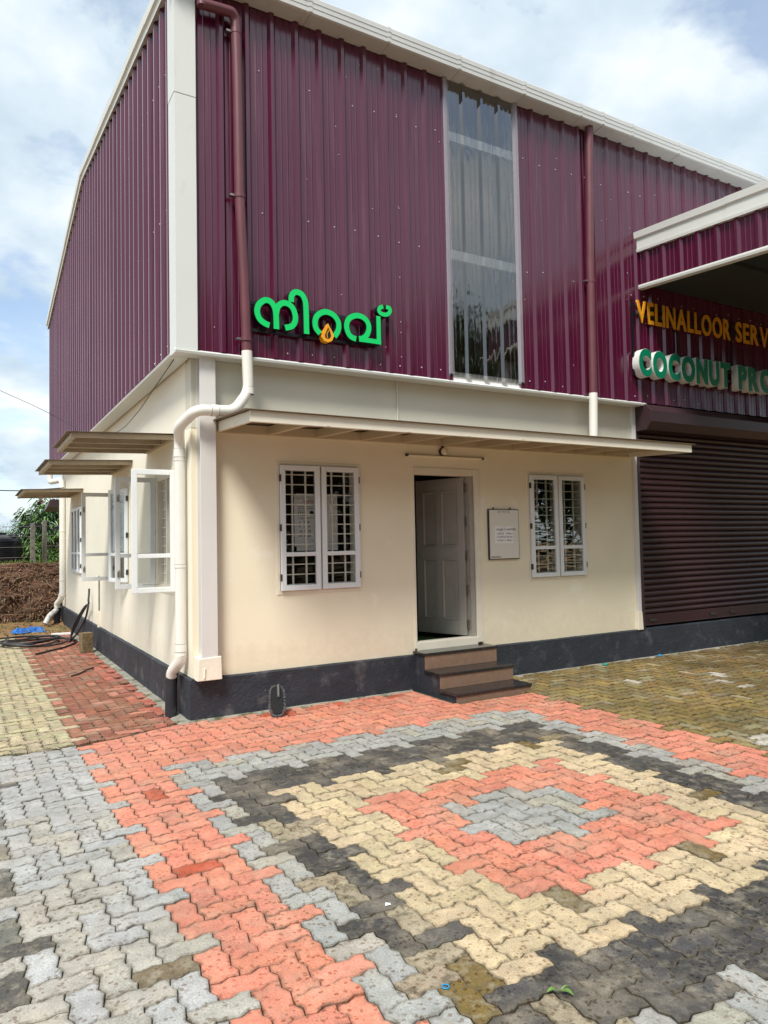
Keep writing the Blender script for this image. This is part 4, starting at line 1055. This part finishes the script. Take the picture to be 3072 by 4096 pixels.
# calendar behind the window
CA = tag(empty('wall_calendar', (1.46, .2, 1.68)), 'printed paper calendar hanging behind the barred window beside the corner column', 'calendar')
m = MB(); m.box(1.19, 1.62, .205, .212, 1.69, 2.255, 'paper'); m.build('front_sheet', CA)
m = MB(); m.box(1.22, 1.725, .215, .222, 1.64, 2.275, 'paper'); m.build('back_sheet', CA)
line_text('lettering', '\u0d35\u0d46\u0d33\u0d3f', 1.30, 2.165, .075, 'ink_red', CA, .2035, .01)
for r, row in enumerate((('2', '3', '4'), ('9', '10', '11'), ('16', '17', '18'), ('23', '24', '25'))):
    for q, s in enumerate(row): line_text('lettering', s, 1.245 + .052 * q, 1.945 - .050 * r, .037, 'ink', CA, .2035, .015)
m = MB()
for a in ((1.21, 1.60, 2.228, 2.231), (1.21, 1.60, 1.715, 1.718), (1.23, 1.58, 2.125, 2.131), (1.23, 1.58, 2.105, 2.110), (1.23, 1.58, 2.0, 2.004)): m.box(a[0], a[1], .2032, .2046, a[2], a[3], 'ink_red' if a[2] > 2.2 or a[2] < 1.72 else 'ink')
for k in range(4):
    for j in range(5): m.box(1.235 + .022 * j, 1.247 + .022 * j, .2032, .2046, 2.03 + .016 * k, 2.037 + .016 * k, 'ink')
m.tube([(1.40, .2036, 2.06), (1.40, .2030, 2.06)], .026, 'ink', 14)
m.build('print', CA)

# tube light and alarm sounder above the door
TL_ = tag(empty('batten_light', (3.08, -.02, 2.74)), 'thin unlit batten tube light over the open door', 'light')
m = MB(); m.tube([(2.545, -.022, 2.737), (3.63, -.022, 2.737)], .013, 'bulb', 10); m.box(2.55, 3.62, -.018, -.0005, 2.727, 2.747, 'bulb'); m.build('tube', TL_, smooth=True)
for xx in (2.518, 3.63): m = MB(); m.box(xx, xx + .028, -.036, -.001, 2.722, 2.752, 'dark_metal'); m.build('end_cap', TL_, bevel=.003)
BU = tag(empty('bulb_holder', (3.055, -.05, 2.79)), 'round cream lamp holder on a black base under the door canopy', 'lamp')
m = MB(); m.tube([(3.045, -.001, 2.80), (3.045, -.035, 2.80)], .050, 'dark_metal', 18); m.box(3.035, 3.055, -.03, -.002, 2.84, 2.867, 'dark_metal'); m.build('base', BU, smooth=True)
m = MB(); m.tube([(3.05, -.035, 2.80), (3.052, -.06, 2.80), (3.052, -.068, 2.80)], [.044, .044, .034], 'bulb', 18)
for dz in (-.014, .006): m.tube([(3.066, -.0685, 2.80 + dz), (3.066, -.0700, 2.80 + dz)], .005, 'dark_metal', 8)
m.build('socket', BU, smooth=True)

# cctv camera under the far awning
CC = tag(empty('security_camera', (-.63, 9.3, 2.79)), 'small white security camera hanging below the far side awning', 'camera')
m = MB(); m.lathe([(.055, 0), (.055, -.03), (.03, -.05), (.022, -.10)], (-.61, 9.3, 2.80), 'cam_white', 14); m.build('mount', CC, smooth=True)
m = MB(); m.tube([(-.58, 9.36, 2.70), (-.645, 9.24, 2.66)], .045, 'cam_white', 14); m.build('body', CC, smooth=True)
m = MB(); m.tube([(-.646, 9.238, 2.659), (-.652, 9.226, 2.655)], .039, 'rubber', 14); m.build('lens', CC, smooth=True)

# mop head leaning on the plinth
MO = tag(empty('mop_brush', (.72, -.32, 0)), 'dark flat mop brush with grey fringe leaning on the plinth', 'brush')
bx = Vector((.735, -.37, .012)); ux = Vector((.85, -.42, 0)).normalized(); vx = Vector((.075, .20, .262)).normalized(); nx = ux.cross(vx).normalized()
if nx.y > 0: nx = -nx
MT = lambda a, b, c: bx + ux * a + vx * c + nx * b
def oval(a, h, n=22): return [(a * (1 if abs(math.cos(t)) > .999 else 1) * math.copysign(abs(math.cos(t)) ** .6, math.cos(t)), h / 2 + h / 2 * math.copysign(abs(math.sin(t)) ** .7, math.sin(t))) for t in [2 * PI * k / n for k in range(n)]]
m = MB(); m.prism(oval(.062, .30), lambda a, c: MT(a, .0, c + .02), lambda a, c: MT(a, .014, c + .02), 'mop_plate'); m.build('plate', MO, bevel=.004)
m = MB()
for k in range(260):
    t = random.uniform(0, 2 * PI); a = .064 * math.copysign(abs(math.cos(t)) ** .6, math.cos(t)); c = .17 + .155 * math.copysign(abs(math.sin(t)) ** .7, math.sin(t))
    L = random.uniform(.010, .022); d = Vector((math.cos(t) * 1.0, random.uniform(-.5, .5), math.sin(t))).normalized()
    p0 = MT(a, random.uniform(-.008, .008), c); p1 = MT(a + d.x * L, d.y * .012, c + d.z * L * .9 ) ; p2 = MT(a + d.x * L * 1.2 + random.uniform(-.006, .006), d.y * .014, c + d.z * L - .004)
    if min(p1.z, p2.z) < .004: p1.z = max(p1.z, .006); p2.z = max(p2.z, .006)
    m.tube([p0, p1, p2], [.0055, .005, .003], 'fringe', 5)
tag(m.build('fringe', MO, smooth=True), kind='stuff')
m = MB(); m.boxT(MT, .0, .034, .014, .030, .19, .34, 'rubber'); m.boxT(MT, .004, .030, .030, .038, .20, .33, 'rubber'); m.build('handle_socket', MO, bevel=.006)

# concrete block, cables, tarp beside the side wall
m = MB(); import bmesh
bm = bmesh.new(); bmesh.ops.create_cube(bm, size=1.0); bmesh.ops.subdivide_edges(bm, edges=bm.edges[:], cuts=9, use_grid_fill=True)
for v in bm.verts:
    p = v.co.copy(); f = fbm(p.x * 7, p.y * 7 + p.z * 9, 1.3); v.co = Vector((p.x * .175, p.y * .155, p.z * .325)); v.co += v.normal * .006 * f
bmesh.ops.recalc_face_normals(bm, faces=bm.faces)
me = bpy.data.meshes.new('laterite_block'); bm.to_mesh(me); bm.free(); me.materials.append(MATS['block'])
bo = bpy.data.objects.new('laterite_block', me); COL.objects.link(bo); bo.location = (-.225, 5.66, .162); bo.rotation_euler = (0, 0, math.radians(12))
tag(bo, 'rough brown upright stone block on the red side path', 'block')
pts = []
for k in range(0, 230):
    t = k / 18 * 2 * PI * .36; rr = .47 + .05 * math.sin(t * .37) + .05 * math.sin(t * 1.3)
    pts.append((-.93 + rr * math.cos(t) + .05 * math.sin(t * .21), 7.35 + 1.05 * rr * math.sin(t) + .06 * math.cos(t * .3), .016 + .00045 * k + .012 * math.sin(t * 2.1)))
ex = [(-.62, 7.85, .08), (-.3, 7.7, .03), (-.18, 7.2, .02), (-.42, 6.55, .018), (-.80, 6.05, .018), (-.96, 5.85, .018)]
m = MB(); m.tube(pts + smoothpath([pts[-1]] + ex, 6), .016, 'cable', 8); tag(m.build('cable_coil', smooth=True), 'loose coil of thick black cable lying on the side path', 'cable')
m = MB()
lp = smoothpath([(-.30, 7.2, .02), (-.24, 7.6, .04), (-.18, 7.5, .30), (-.10, 6.95, .62), (-.075, 6.55, .72), (-.09, 6.45, .66), (-.12, 6.6, .45), (-.19, 7.1, .16), (-.25, 7.45, .03), (-.22, 7.65, .06), (-.15, 7.35, .34), (-.085, 6.75, .66), (-.07, 6.5, .74), (-.075, 6.48, .80), (-.06, 6.52, .92), (-.055, 6.54, 1.0)], 6)
m.tube(lp, .017, 'cable', 8); tag(m.build('leaning_cable', smooth=True), 'doubled black cable loop leaning up the cream side wall', 'cable')
m = MB(); m.tube(smoothpath([(-.72, 3.35, .012), (-.6, 3.5, .014), (-.45, 3.75, .02), (-.36, 3.9, .012)], 5), .010, 'cable', 6); tag(m.build('cable_scrap', smooth=True), 'short black cable scrap on the red pavers', 'cable')
V = []; F = []; nx_, ny_ = 34, 14
for j in range(ny_ + 1):
    for i in range(nx_ + 1):
        u = i / nx_; v = j / ny_; x = -1.14 + .62 * u + .03 * fbm(u * 3, v * 3, 2); y = 9.12 + .42 * v + .10 * fbm(u * 2 + 4, v * 2, 2)
        e_ = min(u, 1 - u, v, 1 - v) * 6
        V.append((x, y, .03 + min(1, e_) * (.04 + .07 * abs(fbm(u * 5, v * 4, 1.6)) * 1.3 + .05 * fbm(u * 9, v * 9, 2))))
for j in range(ny_):
    for i in range(nx_): a = j * (nx_ + 1) + i; F.append((a, a + 1, a + nx_ + 2, a + nx_ + 1))
m = MB(); m.add(V, F, 'tarp'); tag(m.build('blue_tarp', smooth=True, fix=False), 'crumpled bright blue plastic tarp on the soil', 'tarp')
m = MB(); m.hexa([(-.48, 8.60, .0), (-.02 - .1, 8.55, .0), (-.12, 8.72, .0), (-.46, 8.75, .0), (-.48, 8.60, .03), (-.12, 8.55, .03), (-.12, 8.72, .03), (-.46, 8.75, .03)], 'letter_white'); tag(m.build('white_panel', bevel=.002), 'flat white board lying at the end of the side path', 'board')

# litter: caps, ring, leaves
def ringobj(name, x, y, r, t, mat, label):
    n = 18; k = 8; V = []; F = []
    for i in range(n):
        for j in range(k):
            a = 2 * PI * i / n; b = 2 * PI * j / k; V.append((x + (r + t * math.cos(b)) * math.cos(a), y + (r + t * math.cos(b)) * math.sin(a), .004 + t + t * math.sin(b)))
    for i in range(n):
        for j in range(k): F.append((i * k + j, ((i + 1) % n) * k + j, ((i + 1) % n) * k + (j + 1) % k, i * k + (j + 1) % k))
    m = MB(); m.add(V, F, mat); return tag(m.build(name, smooth=True), label, 'ring')
ringobj('bottle_ring', -.345, -4.815, .0135, .0028, 'blue_plastic', 'small blue plastic bottle ring on the dirty pavers')
for (x, y, mt, lb) in ((5.526, -.16, 'teal_plastic', 'green bottle cap by the dark plinth'), (6.70, -.10, 'blue_plastic', 'blue bottle cap by the dark plinth')):
    m = MB(); m.lathe([(.030, 0), (.032, .004), (.032, .018), (.028, .024)], (x, y, .003), mt, 18); tag(m.build('plastic_disc', smooth=True), lb, 'cap')
def leafm(m, p, d, L, wd, mat, droop=.25, up=None):
    p = Vector(p); d = Vector(d).normalized(); s_ = d.cross(Vector((0, 0, 1)) if up is None else Vector(up))
    if s_.length < .05: s_ = Vector((1, 0, 0))
    s_ = s_.normalized() * wd / 2; dn = Vector((0, 0, -droop * L))
    a = p; b = p + d * L * .45 + dn * .15; c = p + d * L + dn
    m.add([a, b + s_, c, b - s_], [(0, 1, 2, 3)], mat)
LF = tag(empty('leaf_sprig', (0, -5.07, 0)), 'fallen sprig of three green leaves on a black paver', 'leaf')
for (a, L, wd) in ((2.75, .042, .020), (-1.05, .048, .022), (-.15, .046, .010)):
    m = MB(); V = []; F = []; n = 6
    for k in range(n + 1):
        t = k / n; ww = wd / 2 * math.sin(PI * min(1, t * .93 + .04)) ** .8; ll = L * t + .006
        for q in (-1, 0, 1): V.append((.0 + math.cos(a) * ll - math.sin(a) * ww * q, -5.068 + math.sin(a) * ll + math.cos(a) * ww * q, .008 + .012 * math.sin(t * PI) + .003 * abs(q)))
    for k in range(n):
        for q in (0, 1): b = 3 * k + q; F.append((b, b + 1, b + 4, b + 3))
    m.add(V, F, 'leaf_light'); m.build('leaf', LF, smooth=True, fix=False)
m = MB(); m.tube([(-.012, -5.070, .008), (.012, -5.066, .009)], .002, 'leaf_dark', 5); m.build('stem', LF)
m = MB(); m.add([(-.23, -4.155, .005), (-.205, -4.165, .007), (-.195, -4.145, .004), (-.215, -4.135, .008)], [(0, 1, 2, 3)], 'paper'); tag(m.build('paper_scrap', fix=False), 'tiny white paper scrap on the patterned paving', 'paper')
m = MB()
for _ in range(900):
    x = random.uniform(-3.5, -.1); y = random.uniform(8.7, 11.4); z = .03 + .05 * fbm(x, y, 1.3) + .02 * fbm(x, y, 6) + max(0, y - 10.4) * .10
    if y < 8.9: z = .02
    a = random.uniform(0, 2 * PI); leafm(m, (x, y, z + .02), (math.cos(a), math.sin(a), random.uniform(-.1, .5)), random.uniform(.05, .12), random.uniform(.02, .05), random.choice(['litter', 'litter', 'root', 'grass']), .2)
tag(m.build('leaf_litter', fix=False), 'dry brown leaves scattered over the soil behind the path', 'leaves', kind='stuff')
m = MB()
for _ in range(1100):
    x = random.uniform(-6, .8); v = random.random(); p = bankz(x, v); q = bankz(x + random.uniform(-.05, .05), max(0, v - .03))
    L = random.uniform(.15, .6); pts = [Vector(p) + Vector((0, -.03, 0))]; d = Vector((random.uniform(-1, 1), random.uniform(-.2, .1), random.uniform(-1.2, .2))).normalized()
    for k in range(4): d = (d + Vector((random.uniform(-.5, .5), random.uniform(-.25, .12), random.uniform(-.5, .3)))).normalized(); pts.append(pts[-1] + d * L / 4)
    m.tube(pts, [random.uniform(.003, .008)] * 5, random.choice(['root', 'root', 'bark']), 4, False)
tag(m.build('bank_roots', fix=False), 'tangle of thin dry roots hanging on the earth bank', 'roots', kind='stuff')
m = MB()
for _ in range(4500):
    x = random.uniform(-5, 1.2); v = random.random(); p = Vector(bankz(x, v)); a = random.uniform(0, 2 * PI)
    leafm(m, p + Vector((0, -.03, .0)), (math.cos(a), -abs(math.sin(a)) * .6, random.uniform(-1, .4)), random.uniform(.04, .12), random.uniform(.015, .04), random.choice(['litter', 'bark', 'bank', 'root']), .3)
tag(m.build('bank_debris', fix=False), 'dead leaves and twigs caught on the earth bank', 'leaves', kind='stuff')
m = MB()
for _ in range(1600):
    x = random.uniform(-6, 2.0); y = random.uniform(11.65, 12.6); a = random.uniform(0, 2 * PI)
    leafm(m, (x, y, 1.37 + .05 * fbm(x, y, .8)), (math.cos(a) * .5, math.sin(a) * .5, 1), random.uniform(.05, .16), .012, 'grass', .15)
tag(m.build('bank_grass', fix=False), 'short green grass along the top of the bank', 'grass', kind='stuff')

m = MB()
for _ in range(2600):
    x = random.uniform(-4, -.1); y = random.uniform(8.95, 11.3); a = random.uniform(0, 2 * PI)
    if fbm(x, y, 1.1) < random.uniform(-.3, .5): continue
    leafm(m, (x, y, -.02 + .05 * fbm(x, y, 1.3) + max(0, y - 10.4) * .10), (math.cos(a) * .6, math.sin(a) * .6, 1), random.uniform(.05, .15), .012, random.choice(['grass', 'grass', 'litter']), .15)
tag(m.build('weed_tufts', fix=False), 'patchy green and dry grass on the soil below the bank', 'grass', kind='stuff')
# fence posts, wires, tank
for (x, y, h, lb) in ((-.47, 13.3, 1.02, 'weathered concrete fence post nearer the black tank'), (-.17, 13.6, 1.10, 'taller weathered concrete fence post in front of the mango tree')):
    m = MB(); m.hexa([(x - .06, y - .06, 1.25), (x + .06, y - .06, 1.25), (x + .06, y + .06, 1.25), (x - .06, y + .06, 1.25), (x - .05, y - .05, 1.36 + h), (x + .05, y - .05, 1.38 + h), (x + .05, y + .05, 1.37 + h), (x - .05, y + .05, 1.36 + h)], 'post')
    tag(m.build('fence_post', bevel=.012), lb, 'post', 'fence posts on the bank')
FW = tag(empty('fence_wire', (-.3, 13.4, 1.4)), 'thin strands of fence wire strung between concrete posts', 'wire')
for z in (1.52, 1.78, 2.05, 2.3):
    m = MB(); m.tube([(-6, 12.6, z - .02), (-.47, 13.23, z), (-.17, 13.53, z + .02), (4, 15.5, z)], .004, 'steel', 4); m.build('strand', FW)
TK = tag(empty('water_tank', (-1.28, 15.0, 1.36)), 'black ribbed plastic water tank with flat lid behind the bank', 'tank')
pf = [(.66, 0)]
for k in range(11): z = .06 + k * .053; pf += [(.66, z), (.675, z + .012), (.675, z + .030), (.66, z + .042)]
pf += [(.66, .66), (.64, .69), (.40, .79), (.30, .80)]
m = MB(); m.lathe(pf, (-1.28, 15.0, 1.33), 'tank', 40); m.build('shell', TK, smooth=True)
m = MB(); m.lathe([(.28, 0), (.29, .01), (.29, .05), (.25, .06)], (-1.28, 15.0, 2.13), 'tank', 28); m.build('lid', TK, smooth=True)
m = MB(); m.tube([(-.93, 14.72, 2.09), (-.86, 14.64, 2.10), (-.80, 14.58, 2.06)], .05, 'tank', 10); m.build('spout', TK, smooth=True)

# ------- trees
def crown(name, c, R, ncl, nl, L, wd, mats, parent, clr=.34, droop=.5):
    m = MB(); c = Vector(c)
    for k in range(ncl):
        while True:
            p = Vector((random.uniform(-1, 1), random.uniform(-1, 1), random.uniform(-1, 1)))
            if .25 < p.length < 1: break
        p = Vector((p.x * R[0], p.y * R[1], p.z * R[2])) + c; mt = random.choice(mats); rr = clr * random.uniform(.6, 1.25)
        for q in range(nl):
            d = Vector((random.gauss(0, 1), random.gauss(0, 1), random.gauss(0, .8))).normalized()
            o = p + d * rr * random.random() ** .5
            leafm(m, o, Vector((d.x, d.y, d.z * .4 + random.uniform(-.5, .3))), L * random.uniform(.6, 1.3), wd * random.uniform(.7, 1.2), mt, droop)
    return m.build(name, parent, fix=False)
def tree(name, label, base, h, R, ncl, nl, L, wd, mats, tr, clr=.34, group=None, cz=None):
    t = tag(empty(name, base), label, 'tree', group); b = Vector(base)
    m = MB(); top = b + Vector((random.uniform(-.2, .2), random.uniform(-.2, .2), h - R[2] * .7))
    m.tube(smoothpath([b - Vector((0, 0, .2)), b.lerp(top, .5) + Vector((random.uniform(-.1, .1), 0, 0)), top], 4), [tr * (1 - .5 * k / 8) for k in range(9)], 'bark', 10)
    for k in range(7):
        a = random.uniform(0, 2 * PI); s_ = b.lerp(top, random.uniform(.45, .95)); e_ = b + Vector((math.cos(a) * R[0] * .7, math.sin(a) * R[1] * .7, h - R[2] * random.uniform(.4, 1.5)))
        m.tube(smoothpath([s_, s_.lerp(e_, .5) + Vector((0, 0, .15 * R[2])), e_], 3), [tr * .45 * (1 - .12 * q) for q in range(7)], 'bark', 6)
    m.build('trunk', t, smooth=True)
    crown('crown', b + Vector((0, 0, h - R[2])), R, ncl, nl, L, wd, mats, t, clr)
    return t
tree('mango_tree', 'dense green mango tree with long drooping leaves behind the fence posts', (.55, 16.6, 1.3), 1.95, (1.35, 1.0, 1.02), 150, 60, .20, .05, ['leaf', 'leaf', 'leaf_light', 'leaf_dark'], .10, .30)
tree('young_mango_tree', 'lighter green bushy mango sapling low behind the fence', (.25, 15.2, 1.3), .95, (.75, .5, .5), 40, 55, .17, .045, ['leaf_light', 'leaf_light', 'leaf'], .05, .22)
tree('far_shrub', 'pale feathery shrub rising above the black tank', (-.75, 20.0, 1.3), 1.35, (.75, .5, .55), 26, 60, .16, .02, ['leaf_light', 'leaf'], .05, .26)
# dark dry fronds drooping over the fence
def frond(label, pts, wd):
    m = MB(); P = smoothpath(pts, 6); n = len(P); V = []; F = []
    for i, p in enumerate(P):
        t = i / (n - 1); w_ = wd * math.sin(PI * (t * .9 + .08)); V += [p + Vector((0, -w_ * .2, -w_)), p + Vector((0, .0, .012)), p + Vector((0, w_ * .5, -w_ * .8))]
    for i in range(n - 1):
        for q in (0, 1): a = 3 * i + q; F.append((a, a + 1, a + 4, a + 3))
    m.add(V, F, 'tank'); tag(m.build('dark_frond', smooth=True, fix=False), label, 'frond')
frond('dark drooping banana frond beside the tank top', [(-.75, 13.9, 2.24), (-.60, 14.0, 2.36), (-.35, 14.0, 2.40), (-.05, 14.0, 2.30), (.1, 14.0, 2.1)], .09)
frond('dark banana frond hanging near the far wall corner', [(.62, 14.2, 2.0), (.45, 14.2, 2.30), (.22, 14.2, 2.34), (.05, 14.2, 2.22)], .11)
# tree belt beyond the forecourt (mirrored in the glossy cladding and the glass)
k = 0
for (x, y, h) in ((-13, -21, 10.5), (-6.5, -23, 12), (0.5, -22, 11), (6, -20, 12.5), (11.5, -22, 11.5), (17, -20, 13), (23, -22, 12), (29, -21, 13.5), (35, -23, 12.5)):
    LBL = ['broad leafy tree', 'tall leafy tree', 'rounded leafy tree', 'high crowned leafy tree', 'spreading leafy tree', 'tallest dense leafy tree', 'dark leafy tree', 'huge dense leafy tree', 'distant leafy tree'][k]
    random.seed(100 + k)
    tree('roadside_tree', LBL + ' of the belt facing the warehouse, mirrored in its cladding', (x, y, -.1), h, (3.9, 3.0, h * .44), 95, 34, .80, .34, ['leaf_dark', 'leaf'], .26, .95, 'trees facing the warehouse'); k += 1
random.seed(55)
m = MB()
for _ in range(9000):
    x = random.uniform(-18, 40); y = random.uniform(-26, -20); a = random.uniform(0, 2 * PI)
    leafm(m, (x, y, random.random() ** 1.1 * 5.0), (math.cos(a), math.sin(a), .4), random.uniform(.5, 1.0), .35, random.choice(['leaf_dark', 'leaf']), .3)
tag(m.build('undergrowth', fix=False), 'dense undergrowth below the tree belt facing the warehouse', 'bushes', kind='stuff')

# overhead wires
m = MB(); m.tube(smoothpath([(-9, 9.9, 2.96), (-1.35, 9.65, 2.945), (-.97, 9.66, 2.95), (-.55, 9.75, 2.99), (-.08, 10.1, 3.06)], 5), .012, 'cable', 6); tag(m.build('power_cable', smooth=True), 'sagging black service cable running to the far end of the side wall', 'cable')
m = MB(); m.tube(smoothpath([(-7, 8.0, 6.9), (-1.408, 8.0, 4.70), (-.25, 7.6, 4.07), (-.22, 5.4, 3.60), (-.10, 3.6, 3.36), (-.09, 2.2, 3.40), (-.11, 1.2, 3.50), (-.14, .1, 3.595)], 5), .005, 'cable', 5); tag(m.build('telephone_wire', smooth=True), 'thin dark wire drooping to the side wall below the cladding', 'wire')
